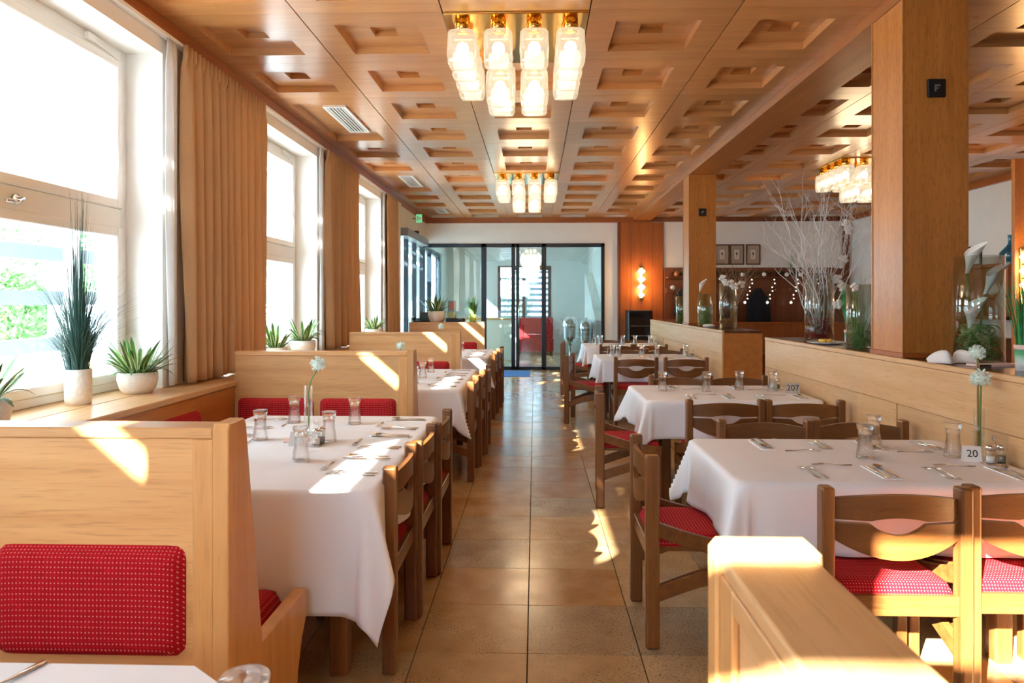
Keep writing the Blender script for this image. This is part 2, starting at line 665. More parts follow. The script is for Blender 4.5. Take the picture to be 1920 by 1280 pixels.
# ------------------------------------------------------------------ left wall, ledge, windows
b = B()
ys = [-1.4]
for yf in WIN_FAR:
    b.box(-2.75, XL, ys[-1], yf - WIN_W, .88, 3.0)
    ys.append(yf)
b.box(-2.75, XL, ys[-1], 12.2, .88, 3.0)
b.box(-2.75, XL, -1.4, YE, 3.0, ZC + .1)
b.box(-2.75, -2.08, -1.4, 12.2, 0, .88)
b.box(-2.75, XL, 12.2, YE, 2.74, 3.0)
b.obj('wall_left', M['white'], kind='structure')
B().box(-2.08, -2.05, -1.38, 11.4, 0, .875, .002).obj('trim_5', M['oak_rich'], kind='structure')
B().box(-2.30, -2.035, -1.38, 11.4, .875, .91, .004).obj('trim_6', M['oak_y'], kind='structure')
B().box(-2.60, -2.304, -1.38, 12.1, .875, .91, .004).obj('trim_7', M['oak_y'], kind='structure')
# curtain track
B().box(XL + .002, XL + .05, -1.3, 12.0, ZC - .135, ZC - .112).obj('curtain_track', M['winwhite'],
    label='long white curtain track under the wooden cornice along the windows', cat='curtain track')

def window(n, yf):
    y0, y1 = yf - WIN_W, yf
    t = thing('window_%d' % n, kind='structure')
    x0, x1 = -2.70, -2.56
    f = B()
    f.box(x0, x1, y0, y0 + .06, .91, 3.0, .004)
    f.box(x0, x1, y1 - .06, y1, .91, 3.0, .004)
    f.box(x0, x1, y0 + .06, y1 - .06, .91, .96, .004)
    f.box(x0, x1, y0 + .06, y1 - .06, 2.93, 3.0, .004)
    f.box(x0, x1, y0 + .06, y1 - .06, 1.90, 2.02, .004)
    f.obj('window_frame', M['winwhite'], t)
    for z0, z1, nm in ((.96, 1.90, 'lower'), (2.02, 2.93, 'upper')):
        s = B()
        a0, a1 = y0 + .06, y1 - .06
        fw = .055
        s.box(x0 + .03, x1 + .015, a0, a0 + fw, z0, z1, .006)
        s.box(x0 + .03, x1 + .015, a1 - fw, a1, z0, z1, .006)
        s.box(x0 + .03, x1 + .015, a0 + fw, a1 - fw, z0, z0 + fw, .006)
        s.box(x0 + .03, x1 + .015, a0 + fw, a1 - fw, z1 - fw, z1, .006)
        so = s.obj('sash', M['winwhite'], t)
        B().box(-2.652, -2.646, a0 + fw, a1 - fw, z0 + fw, z1 - fw).obj('pane', M['pane'], so)
    h = B()
    h.lathe([(0, 0), (.026, 0), (.026, .012), (.012, .02), (.012, .045), (0, .045)], 12)
    h.tube([(0, 0, .04), (.02, -.05, .045), (.02, -.11, .04)], [.011, .011, .008], 8)
    h.obj('handle', M['chrome'], t, True, loc=(-2.56, y1 - .95, 1.955), rot=(0, R(90), 0))
    v = B().box(-2.56, -2.53, y1 - .42, y1 - .34, 2.945, 2.985, .004)
    v.tube([(-2.545, y1 - .38, 2.965), (-2.545, y1 - .12, 2.93)], .006, 6)
    v.obj('stay', M['winwhite'], t)
    return t
for i, yf in enumerate(WIN_FAR):
    window(i + 1, yf)

def curtain(y0, y1, folds, seed, label, amp=.048, drop=.0, mat='curtain', xc=-2.258, name='curtain', group='tan window curtains'):
    rnd = random.Random(seed)
    ph = [rnd.uniform(0, 6.28) for _ in range(6)]
    z1, z0 = ZC - .13, .925 + drop
    def f(u, v):
        z = z1 + (z0 - z1) * v
        k = folds * 2 * PI
        a = amp * (.55 + .55 * v)
        w = math.sin(k * u + .8 * math.sin(3 * u + ph[0]) + .25 * math.sin(5 * v + ph[1]))
        w = 2 * abs(math.sin(k * .5 * u + .8 * math.sin(3 * u + ph[0]) + .2 * math.sin(4 * v + ph[1]))) ** .75 - 1
        x = xc + a * w + .018 * math.sin(k * .5 * u + ph[2] + 2 * v) * v
        if v < .06:
            x = xc + .5 * amp * math.sin(k * 2.0 * u)
        sh = .03 * math.sin(2.2 * v + ph[3]) * v * (u - .5)
        return (x, y0 + (y1 - y0) * u + sh, z)
    o = B().grid(f, folds * 14, 30)
    me = o.mesh(name, M[mat], True)
    c = link(name, me, None, label=label, cat='curtain', group=group)
    sol = c.modifiers.new('cloth', 'SOLIDIFY')
    sol.thickness = .006
    sol.offset = 0
CN = ['behind the camera-side window', 'nearest the camera beside the tall grass window', 'behind the second booth divider',
      'beside the far glass doors']
for i, yf in enumerate(WIN_FAR):
    if i:
        curtain(yf - .02, yf + .10, 2, 60 + i, 'narrow white sheer gathered at the far side of the %s window' % ['', 'near', 'second', 'third'][i], .012, .0, 'sheer', -2.29, 'sheer_curtain', 'white sheer strips')
    if i == 3:
        curtain(yf + .12, yf + .95, 6, 40, 'single tan curtain hanging farthest along, just before the dark glass door', .03)
        continue
    q = ['tan curtain of the window beside the camera', 'wide front tan curtain, nearest the tall grass pot',
         'tan front curtain of the middle pair, above the third divider'][i]
    curtain(yf + .12, yf + .82, 6, 10 + i, q)
    q = ['rear tan curtain of the window beside the camera', 'tan curtain right behind the wide front curtain, above the second divider',
         'rear tan curtain of the middle pair, before the third window'][i]
    curtain(yf + .76, yf + (1.60 if i == 0 else 1.5), 6, 20 + i, q, .04)

curtain(-1.05, .12, 8, 55, 'tan curtain of the window behind the camera')
# ------------------------------------------------------------------ other walls
b = B()
b.box(-2.75, -2.2, YE, YE + .12, 2.68, ZC + .1).box(-2.2, 1.46, YE, YE + .12, 2.68, ZC + .1).box(1.46, 1.76, YE, YE + .12, 0, ZC + .1)
b.box(1.76, XR + .2, YE, YE + .12, 0, ZC + .1)
b.obj('wall_end', M['white'], kind='structure')
b = B().box(1.79, 2.70, YE - .03, YE, 0, ZC - .11)
wp = b.obj('wall_panelling', M['panel'], kind='structure')
for i in range(4):
    B().box(1.80 + i * .225, 1.80 + i * .225 + .217, YE - .042, YE - .03, 0, ZC - .116, .003).obj('plank', M['panel'], wp)
B().box(1.74, 1.79, YE - .05, YE, 0, ZC - .115, .003).obj('trim_8', M['wains'], kind='structure')
# wainscot of the back of the side room
ws = B().box(2.70, 6.45, YE - .03, YE, 0, 2.16).obj('wainscot', M['wains'], kind='structure')
for i in range(8):
    B().box(2.72 + i * .465, 2.72 + i * .465 + .455, YE - .04, YE - .03, .02, 2.15, .003).obj('plank', M['wains'], ws)
B().box(6.42, 6.55, YE - .06, YE, 0, ZC - .10, .004).obj('trim_9', M['wains'], kind='structure')
b = B().box(XR, XR + .2, -1.4, YE + .1, 0, ZC + .1)
b.obj('wall_right', M['white'], kind='structure')
# wall behind the camera: a big window that lets the sun onto the right-hand front seats
b = B()
b.box(-2.75, -1.62, -1.5, -1.38, 0, ZC + .1).box(-.2, XR + .2, -1.5, -1.38, 0, ZC + .1)
b.box(-1.62, -.2, -1.5, -1.38, 0, 1.6).box(-1.62, -.2, -1.5, -1.38, 3.05, ZC + .1)
b.obj('wall_back', M['white'], kind='structure')
t = thing('window_5', kind='structure')
b = B()
for x in (-1.62, -.28):
    b.box(x, x + .08, -1.48, -1.40, 1.6, 3.05)
b.box(-1.54, -.28, -1.48, -1.40, 1.6, 1.68).box(-1.54, -.28, -1.48, -1.40, 2.97, 3.05).box(-1.54, -.28, -1.48, -1.40, 2.38, 2.50)
b.obj('window_frame', M['winwhite'], t)
B().box(-1.54, -.28, -1.443, -1.437, 1.68, 2.97).obj('pane', M['pane'], t)

# ------------------------------------------------------------------ pillars
def pillar(y, label):
    t = thing('pillar', None, None, ((BX0 + BX1) / 2, y + .185, 1.13), 0, kind='structure')
    w_ = (BX1 - BX0) / 2
    B().box(-w_ + .004, w_ - .004, -.181, .181, 0, 2.03, .003).obj('shaft', M['pillar'], t)
    for sx in (-1, 1):
        for sy in (-1, 1):
            B().box(sx * w_ - .012 * (sx > 0), sx * w_ + .012 * (sx < 0), sy * .185 - .012 * (sy > 0), sy * .185 + .012 * (sy < 0), 0, 2.03).obj('corner_bead', M['pillar'], t)
    B().box(-w_ - .006, w_ + .006, -.195, .195, 0, .03, .003).obj('foot_trim', M['trim_x'], t)
    s = thing('wall_plate', label, 'wall plate', ((BX0 + BX1) / 2, y - .002, 2.65))
    B().box(-.052, .052, -.014, .001, -.052, .052, .008, 2).obj('cover', M['black'], s)
    g = B()
    g.box(-.014, -.004, -.016, -.013, -.02, .018).box(-.004, .018, -.016, -.013, .008, .018).box(-.004, .010, -.016, -.013, -.006, .001)
    g.obj('mark', M['grey'], s)
    return t
pillar(4.06, 'black square wall plate high on the front pillar')
pillar(9.61, 'small black square wall plate on the farther pillar')

# ------------------------------------------------------------------ right partitions with ledge
PX0, PX1, PZ = 2.06, 2.50, 1.128
def partition(y0, y1, panels, label):
    t = thing('low_partition', label, 'partition', (0, 0, 0))
    B().box(PX0 + .012, PX1 - .01, y0 + .012, y1, 0, PZ - .03).obj('core', M['oak_y'], t)
    B().box(PX0, PX0 + .012, y0, y1, .87, PZ - .028, .002).obj('upper_board', M['oak_y'], t)
    B().box(PX0 - .004, PX0 + .02, y0 - .004, y1, PZ - .026, PZ + .002, .003).obj('front_edge', M['oak_y'], t)
    B().box(PX0 + .021, PX1, y0, y1, PZ - .028, PZ, .002).obj('ledge', M['dkwood'], t)
    B().box(PX0 + .002, PX1 - .004, y0, y0 + .012, 0, PZ - .028, .002).obj('end_board', M['oak_rich'], t)
    B().box(PX0 - .004, PX0 + .016, y0 - .006, y0 + .02, 0, PZ - .026, .002).obj('corner_bead', M['oak_z'], t)
    last = y0 + .02
    for a, c in panels:
        B().box(PX0, PX0 + .012, last, a - .003, .02, .868, .002).obj('lower_board', M['oak_y'], t)
        B().box(PX0 + .006, PX0 + .012, a, c, .02, .865, .002).obj('recessed_panel', M['oak_y'], t)
        last = c + .003
    B().box(PX0, PX0 + .012, last, y1, .02, .868, .002).obj('lower_board', M['oak_y'], t)
    return t
partition(1.3, 6.4, [(1.7, 2.75), (3.15, 4.1), (4.6, 6.1)], 'long low oak partition with dark ledge carrying the front pillar')
partition(7.84, 12.7, [(8.3, 9.6), (10.1, 11.4)], 'farther low oak partition beyond the passage, carrying the second pillar')

# ------------------------------------------------------------------ booth benches
def cushion_back(w, h, d, mat=None):
    """upholstered pad standing in the XZ plane, bulging towards -Y"""
    b = B()
    def f(u, v):
        a, c = u * 2 - 1, v * 2 - 1
        k = (1 - abs(a) ** 8) * (1 - abs(c) ** 6)
        # rounded corners
        x, z = a * w / 2, c * h / 2
        rr = .035
        ax, az = abs(x) - (w / 2 - rr), abs(z) - (h / 2 - rr)
        if ax > 0 and az > 0:
            L = math.hypot(ax, az)
            m = max(ax, az) / L
            x = math.copysign(w / 2 - rr + ax * m, x)
            z = math.copysign(h / 2 - rr + az * m, z)
        return (x, -d * (k ** .35), z)
    b.grid(f, 22, 16)
    return b.mesh('back_cushion', M['red'], True)
def cushion_seat(w, l, h):
    b = B()
    def f(u, v):
        a, c = u * 2 - 1, v * 2 - 1
        k = max(0, (1 - abs(a) ** 10) * (1 - abs(c) ** 10))
        x, y = a * w / 2, c * l / 2
        rr = .03
        ax, ay = abs(x) - (w / 2 - rr), abs(y) - (l / 2 - rr)
        if ax > 0 and ay > 0:
            m = max(ax, ay) / math.hypot(ax, ay)
            x = math.copysign(w / 2 - rr + ax * m, x)
            y = math.copysign(l / 2 - rr + ay * m, y)
        return (x, y, h * (k ** .3))
    b.grid(f, 20, 20)
    return b.mesh('seat_cushion', M['red'], True)
ME_BACK = cushion_back(.525, .30, .035)
ME_SEATL = cushion_seat(.60, .44, .06)
DIV_X0, DIV_X1, DIV_Z = -2.05, -.82, 1.11

def divider_bench(y, label, far_seat=True, near_seat=True):
    t = thing('booth_bench', label, 'bench', (0, y, 0))
    # shared back: front board framed by a stile and a top rail
    B().box(DIV_X0, DIV_X1 - .045, .008, .10, .10, DIV_Z - .03).obj('back_board', M['oak'], t)
    B().box(DIV_X0, DIV_X1 - .045, 0, .108, DIV_Z - .03, DIV_Z, .004).obj('top_rail', M['oak'], t)
    B().box(DIV_X1 - .10, DIV_X1 - .045, 0, .008, .10, DIV_Z - .031, .002).obj('stile', M['oak_z'], t)
    # end panel: narrow top, sloping back, seat cheek with a hollowed foot
    pts = [(-.003, 0), (-.003, 1.105), (.008, 1.122), (.10, 1.122), (.113, 1.105), (.235, .425)]
    if far_seat:
        pts += [(.64, .425), (.645, .33), (.60, .27), (.555, .17), (.54, .06), (.54, 0)]
    else:
        pts += [(.25, 0)]
    B().prism(pts, 'x', DIV_X1 - .045, DIV_X1, .003).obj('end_panel', M['oak_z'], t)
    if near_seat:
        pn = [(-.003, 0), (-.003, .425), (-.48, .425), (-.485, .33), (-.44, .27), (-.40, .17), (-.385, 0)]
        B().prism(pn, 'x', DIV_X1 - .04, DIV_X1 - .005, .003).obj('seat_cheek', M['oak_z'], t)
        B().box(DIV_X0 + .0, DIV_X1 - .04, -.46, -.003, .30, .375, .003).obj('seat_board', M['oak'], t)
        for i in range(2):
            link('seat_cushion', ME_SEATL, t, (DIV_X1 - .35 - i * .58, -.235, .375), scale=(.95, 1, 1))
        for i in range(2):
            link('back_cushion', ME_BACK, t, (DIV_X1 - .12 - .2625 - i * .565, .009, .642))
    if far_seat:
        B().box(DIV_X0, DIV_X1 - .045, .20, .63, .30, .375, .003).obj('seat_board', M['oak'], t)
        for i in range(2):
            link('seat_cushion', ME_SEATL, t, (DIV_X1 - .36 - i * .58, .43, .375), scale=(.95, .92, 1))
        # sloping far back
        B().prism([(.10, DIV_Z - .035), (.108, DIV_Z - .035), (.21, .38), (.20, .30), (.10, .30)], 'x', DIV_X0, DIV_X1 - .046).obj('sloped_back', M['oak'], t)
        for i in range(2):
            link('back_cushion', ME_BACK, t, (DIV_X1 - .12 - .2625 - i * .565, .165, .642), rot=(R(-9), 0, R(180)))
    return t
DIVS = [1.87, 4.76, 7.74, 11.44]
divider_bench(DIVS[0], 'front oak booth bench with big red cushion, cropped at the left edge')
divider_bench(DIVS[1], 'second oak booth bench with two red cushions behind the first booth table')
divider_bench(DIVS[2], 'third oak booth bench, behind the middle booth table')
divider_bench(DIVS[3], 'farthest oak booth bench beside the glass doors', False)
WB = [(DIVS[0] + .7, DIVS[1] - .5, 'of the first full booth, under the near window'), (DIVS[1] + .7, DIVS[2] - .5, 'of the middle booth, under the second window'),
      (DIVS[2] + .7, DIVS[3] - .5, 'of the farthest booth, under the third window')]
for y0, y1, q in WB:
    t = thing('wall_bench', 'red cushioned wall bench ' + q, 'bench', (0, 0, 0))
    B().box(-2.045, -1.66, y0, y1, .30, .375, .003).obj('seat_board', M['oak_y'], t)
    B().box(-2.04, -1.74, y0 + .02, y1 - .02, 0, .30).obj('base', M['oak_y'], t)
    n = 3
    L = (y1 - y0) / n
    for i in range(n):
        yc = y0 + L * (i + .5)
        link('seat_cushion', ME_SEATL, t, (-1.85, yc, .375), scale=(.62, L / .44 * .96, 1))
        link('back_cushion', ME_BACK, t, (-2.049, yc, .642), rot=(0, 0, R(90)), scale=(L / .525 * .95, 1, 1))
    freeze(t)

# foreground bench divider, low right
t = thing('bench_divider', 'oak bench divider running towards the camera, cropped at lower right', 'bench', (0, 0, 0))
B().box(.258, .365, -.6, .955, .08, 1.085, .003).obj('back_board', M['oak_y'], t)
B().box(.250, .373, -.6, .955, 1.085, 1.108, .004, 2).obj('top_rail', M['oak_y'], t)
B().box(.248, .258, .90, .955, .08, 1.085, .002).obj('stile', M['oak_z'], t)
B().box(.248, .258, -.6, .90, 1.055, 1.085, .002).obj('stile', M['oak_y'], t)
B().prism([(.242, 0), (.242, 1.11), (.252, 1.122), (.372, 1.122), (.384, 1.11), (.43, .44), (.80, .42), (.80, .34), (.70, 0)], 'y', .955, 1.0, .004).obj('end_panel', M['oak_z'], t)
B().box(.37, .78, -.6, .954, .30, .375, .003).obj('seat_board', M['oak_y'], t)
link('seat_cushion', ME_SEATL, t, (.585, .62, .375), scale=(.62, 1.3, 1))

# ------------------------------------------------------------------ chairs
def make_chair():
    t = thing('dining_chair', 'x', 'chair', (0, 0, 0))
    W = .515
    px = W / 2 - .0225
    for s in (-1, 1):
        b = B().box(s * px - .0225, s * px + .0225, -.25, -.192, 0, .807, .010, 3)
        b.obj('leg', M['chair'], t)
    for s in (-1, 1):
        B().box(s * (px - .01) - .021, s * (px - .01) + .021, .165, .207, 0, .415, .006, 2).obj('leg', M['chair'], t)
    def curve(top, bot, n=10):
        ys = [-.195 + .40 * i / n for i in range(n + 1)]
        return [(y, top((y + .195) / .4)) for y in ys] + [(y, bot((y + .195) / .4)) for y in ys[::-1]]
    rail = curve(lambda q: .525 - .085 * math.sin(q * PI / 2), lambda q: .462 - .085 * math.sin(q * PI / 2))
    st = curve(lambda q: .262 + .10 * math.sin(q * PI / 2), lambda q: .195 + .10 * math.sin(q * PI / 2))
    for s in (-1, 1):
        B().prism(rail, 'x', s * px - .013, s * px + .013, .003).obj('side_rail', M['chair_x'], t)
        B().prism(st, 'x', s * px - .013, s * px + .013, .003).obj('stretcher', M['chair_x'], t)
    B().box(-px + .014, px - .014, -.236, -.21, .36, .43, .003).obj('seat_rail', M['chair_x'], t)
    B().box(-px + .03, px - .03, .17, .196, .335, .40, .003).obj('seat_rail', M['chair_x'], t)
    B().box(-px + .014, px - .014, -.21, .17, .40, .42).obj('seat_board', M['chair_x'], t)
    sw, sl = (px - .014) * 2, .42
    seat = cushion_seat(sw, sl, .05)
    link('seat_cushion', seat, t, (0, -.008, .42))
    a = px - .0225
    def slat(name, top, bot):
        b = B()
        n = 32
        bm = b.bm
        cols = []
        for i in range(n + 1):
            x = -a + 2 * a * i / n
            y = -.222 - .030 * (1 - (x / a) ** 2)
            zt, zb = top(x), bot(x)
            cols.append([bm.verts.new((x, y + .011, zb)), bm.verts.new((x, y + .011, zt)), bm.verts.new((x, y - .009, zt)), bm.verts.new((x, y - .009, zb))])
        for i in range(n):
            p, q = cols[i], cols[i + 1]
            for k in range(4):
                k2 = (k + 1) % 4
                bm.faces.new((p[k], p[k2], q[k2], q[k]))
        bm.faces.new(cols[0][::-1])
        bm.faces.new(cols[-1])
        ed = [e for e in bm.edges if len(e.link_faces) == 2 and abs(e.link_faces[0].normal.dot(e.link_faces[1].normal)) < .5]
        bmesh.ops.recalc_face_normals(bm, faces=bm.faces)
        b.obj(name, M['chair_x'], t)
    lens = lambda x: max(0, 1 - (x / .095) ** 2)
    slat('upper_slat', lambda x: .766 + .020 * (1 - (x / a) ** 2), lambda x: .695 + .012 * lens(x))
    slat('lower_slat', lambda x: .684 - .038 * lens(x), lambda x: .624 - .062 * (1 - (x / a) ** 2))
    return freeze(t)
chair_proto = make_chair()
chair_used = [False]
def chair(x, y, rz, label, group):
    if not chair_used[0]:
        chair_used[0] = True
        o = chair_proto
        o.location = (x, y, 0)
        o.rotation_euler = (0, 0, rz)
        o['label'] = label
        o['group'] = group
        return o
    return dup(chair_proto, None, (x, y, 0), rz, label, group)

# ------------------------------------------------------------------ tables and cloths
TZ = .745
def table(x0, x1, y0, y1, label, legs=True):
    cx, cy = (x0 + x1) / 2, (y0 + y1) / 2
    t = thing('dining_table', label, 'table', (cx, cy, 0))
    hx, hy = (x1 - x0) / 2, (y1 - y0) / 2
    c = .045
    B().prism([(-hx + c, -hy + .004), (hx - c, -hy + .004), (hx - .004, -hy + c), (hx - .004, hy - c), (hx - c, hy - .004), (-hx + c, hy - .004), (-hx + .004, hy - c), (-hx + .004, -hy + c)], 'z', TZ - .04, TZ - .002).obj('table_top', M['chair_x'], t)
    ix, iy = hx - .16, hy - .14
    for sx in (-1, 1):
        for sy in (-1, 1):
            B().box(sx * ix - .035, sx * ix + .035, sy * iy - .035, sy * iy + .035, 0, TZ - .04, .006).obj('leg', M['chair'], t)
    B().box(-ix - .02, ix + .02, -iy - .02, -iy + .01, TZ - .12, TZ - .04).box(-ix - .02, ix + .02, iy - .01, iy + .02, TZ - .12, TZ - .04).obj('apron', M['chair_x'], t)
    return t

def cloth(x0, x1, y0, y1, over, label, seed=0, res=.02, group='white table cloths', cut=None):
    """over = overhang (x-, x+, y-, y+)"""
    rnd = random.Random(seed)
    ph = [rnd.uniform(0, 6.28) for _ in range(8)]
    cx, cy = (x0 + x1) / 2, (y0 + y1) / 2
    hx, hy = (x1 - x0) / 2, (y1 - y0) / 2
    rc = .05
    u0, u1, v0, v1 = -hx - over[0], hx + over[1], -hy - over[2], hy + over[3]
    nu, nv = int((u1 - u0) / res), int((v1 - v0) / res)
    Rr = .014
    def f(a, c):
        u, v = u0 + (u1 - u0) * a, v0 + (v1 - v0) * c
        bx = max(-hx + rc, min(hx - rc, u))
        by = max(-hy + rc, min(hy - rc, v))
        dx, dy = u - bx, v - by
        L = math.hypot(dx, dy)
        r = L - rc
        if r <= 0 or L < 1e-6:
            z = TZ + .003 + .0006 * math.sin(9 * u + ph[0]) * math.sin(8 * v + ph[1])
            return (u, v, z)
        nx, ny = dx / L, dy / L
        ex, ey = bx + nx * rc, by + ny * rc
        ang = min(r / Rr, PI / 2)
        out = Rr * math.sin(ang)
        down = Rr * (1 - math.cos(ang)) + max(0, r - Rr * PI / 2)
        corner = 4 * nx * nx * ny * ny          # 0 on the sides, 1 on the diagonal
        s = (ey if abs(nx) > abs(ny) else ex)
        th = math.atan2(ny, nx)
        flare = .05 * down + .085 * down * math.sin(11 * s + ph[2] + 3 * th) + .045 * down * math.sin(19 * s + ph[3])
        if corner > 1e-4:
            fold = corner ** .8
            q = (th % (PI / 2)) / (PI / 2)
            flare += down * (.20 * fold + .12 * fold * math.cos(2 * PI * 2 * (q - .5) + .6 * math.sin(ph[4])))
        z = TZ + .003 - down * math.sqrt(max(.2, 1 - (flare / max(down, .02)) ** 2)) if down > .03 else TZ + .003 - down
        return (ex + nx * (out + max(flare, -.004)), ey + ny * (out + max(flare, -.004)), z)
    b = B().grid(f, nu, nv)
    o = b.obj('tablecloth', M['linen'], None, True, loc=(cx, cy, 0), label=label, cat='tablecloth', group=group)
    so = o.modifiers.new('thickness', 'SOLIDIFY')
    so.thickness = .0016
    so.offset = 1
    return o

# ------------------------------------------------------------------ tableware prototypes
def lay(outline_pairs, zf, th=.0022):
    """flat-ware from a list of (y, halfwidth) with height profile zf(y)"""
    b = B()
    bm = b.bm
    rows_ = []
    for y, w_ in outline_pairs:
        z = zf(y)
        rows_.append([bm.verts.new((-w_, y, z)), bm.verts.new((w_, y, z)), bm.verts.new((w_ * .8, y, z + th)), bm.verts.new((-w_ * .8, y, z + th))])
    for p, q in zip(rows_[:-1], rows_[1:]):
        for k in range(4):
            bm.faces.new((p[k], p[(k + 1) % 4], q[(k + 1) % 4], q[k]))
    bm.faces.new(rows_[0][::-1])
    bm.faces.new(rows_[-1])
    bmesh.ops.recalc_face_normals(bm, faces=bm.faces)
    return b
HND = [(-.10, .003), (-.097, .008), (-.07, .0075), (-.03, .004), (.01, .0028)]
def arch(y):
    return .002 + .007 * math.exp(-((y - .035) / .04) ** 2)
ME_KNIFE = lay([(-.11, .003), (-.107, .0075), (-.06, .0065), (-.01, .0055), (0, .0085), (.06, .009), (.09, .007), (.105, .001)], lambda y: .001).mesh('knife', M['steel'])
def fork_mesh():
    b = lay(HND + [(.04, .003), (.052, .010), (.062, .0125)], arch)
    for i in range(4):
        x = -.0105 + i * .007
        pts = [(x - .0016, .060), (x + .0016, .060), (x + .001, .10), (x - .001, .10)]
        v0 = [b.bm.verts.new((p[0], p[1], arch(p[1]) + .0)) for p in pts]
        v1 = [b.bm.verts.new((p[0], p[1], arch(p[1]) + .002)) for p in pts]
        b.bm.faces.new(v1)
        b.bm.faces.new(v0[::-1])
        for k in range(4):
            b.bm.faces.new((v0[k], v0[(k + 1) % 4], v1[(k + 1) % 4], v1[k]))
    return b.mesh('fork', M['steel'])
ME_FORK = fork_mesh()
def spoon_mesh():
    b = lay(HND + [(.035, .003), (.042, .006)], arch)
    def f(u, v):
        a = u * 2 * PI
        r = v
        x = .019 * r * math.cos(a)
        y = .066 + .029 * r * math.sin(a)
        return (x, y, .0022 + .0085 * r * r)
    b.grid(f, 18, 4)
    return b.mesh('spoon', M['steel'], True)
ME_SPOON = spoon_mesh()
def tumbler():
    H = .152
    outer = [(.037, 0), (.0365, .012), (.034, .035), (.029, .07), (.0275, .092), (.0295, .115), (.035, .140), (.0365, .150), (.035, H), (0, H)]
    inner = [(0, H - .022), (.026, H - .024), (.0265, .105), (.0255, .090), (.027, .068), (.032, .033), (.0345, .012), (.0352, .001), (.037, 0)]
    return B().lathe(outer + inner, 18).mesh('tumbler', M['tumbler'], True)
ME_TUMB = tumbler()
ME_NAPKIN = B().box(-.035, .035, -.115, .115, 0, .004, .001).mesh('napkin', M['linen'])

def napkin_thing(loc, rz, label):
    link('paper_napkin', ME_NAPKIN, None, loc, (0, 0, rz), label=label, cat='napkin', group='narrow white napkins under the cutlery')

ZT = TZ + .0055
JIT = random.Random(3)
def setting(cx, cy, rz, where, napkin=True, glass=None, dessert=True):
    """place setting centred on the seat axis at table edge point (cx, cy), pointing along local +Y"""
    def P(u, v):
        c, s = math.cos(rz), math.sin(rz)
        return (cx + u * c - v * s, cy + u * s + v * c, ZT)
    def rr(k=.05):
        return rz + JIT.uniform(-k, k)
    grp = 'steel cutlery laid on the tables'
    p = P(-.15, .135)
    link('fork', ME_FORK, None, p, (0, 0, rr()), label='outer steel fork, %s' % where, cat='fork', group=grp)
    p = P(-.115, .13)
    link('fork', ME_FORK, None, p, (0, 0, rr()), label='inner steel fork, %s' % where, cat='fork', group=grp)
    if napkin:
        p = P(.145, .145)
        napkin_thing((p[0], p[1], ZT - .001), rr(.08) - .05, 'narrow napkin, %s' % where)
    p = P(.125, .14)
    link('knife', ME_KNIFE, None, (p[0], p[1], ZT + .0045), (0, 0, rr()), label='steel knife, %s' % where, cat='knife', group=grp)
    p = P(.16, .14)
    link('spoon', ME_SPOON, None, (p[0], p[1], ZT + .0045), (0, 0, rr(.03)), label='steel soup spoon, %s' % where, cat='spoon', group=grp)
    if dessert:
        p = P(0, .27)
        link('fork', ME_FORK, None, p, (0, 0, rz + R(90) + JIT.uniform(-.06, .06)), scale=(.85, .85, .85), label='small dessert fork lying crosswise, %s' % where, cat='fork', group=grp)
    if glass:
        p = P(*glass)
        link('tumbler', ME_TUMB, None, (p[0], p[1], ZT - .001), (0, 0, JIT.uniform(0, 6)), label='upturned glass, %s' % where, cat='glass', group='upturned glasses on the tables')

def cruet(loc, rz, label):
    t = thing('cruet_set', label, 'cruet set', loc, rz)
    B().box(-.055, .055, -.028, .028, 0, .006, .002).obj('tray', M['chrome'], t)
    w_ = B().tube([(0, 0, .005), (0, 0, .09), (0, .004, .105), (0, .016, .118), (0, .022, .105), (0, .012, .098)], .0025, 6)
    w_.obj('handle', M['chrome'], t, True)
    for s in (-1, 1):
        j = B().lathe([(0, .006), (.019, .006), (.02, .012), (.02, .055), (.017, .062), (0, .062)], 14).obj('jar', M['glass'], t, True, loc=(s * .028, 0, 0))
        B().lathe([(0, .008), (.0165, .008), (.0165, .035), (0, .035)], 12).obj('salt_fill' if s < 0 else 'pepper_fill', M['paper'] if s < 0 else M['grey'], j, True)
        B().lathe([(0, .062), (.0195, .062), (.0195, .075), (.014, .083), (0, .084)], 14).obj('cap', M['chrome'], j, True)
    return t

def number_tent(loc, rz, txt, label, size=.044, dark=False, k=1.0):
    t = thing('table_number', label, 'table number', loc, rz)
    w_, h, d = .036 * k, .066 * (1 + k) / 2, .02
    size = size * k
    B().prism([(-d, 0), (0, h), (d, 0), (d - .003, 0), (0, h - .005), (-d + .003, 0)], 'x', -w_, w_).obj('tent_card', M['cardgrey'] if dark else M['plate'], t)
    cu = bpy.data.curves.new('number', 'FONT')
    cu.body = txt
    cu.size = size
    cu.extrude = .0004
    cu.align_x = 'CENTER'
    cu.align_y = 'CENTER'
    o = bpy.data.objects.new('digits', cu)
    COL.objects.link(o)
    o.data.materials.append(M['black'])
    o.parent = t
    a = math.atan2(h, d)
    o.location = (0, -d / 2 - .0008, h / 2 + .0005)
    o.rotation_euler = (a, 0, 0)
    dg = bpy.context.evaluated_depsgraph_get()
    me = bpy.data.meshes.new_from_object(o.evaluated_get(dg))
    n = link('digits', me, t, o.location, o.rotation_euler)
    bpy.data.objects.remove(o)
    return t

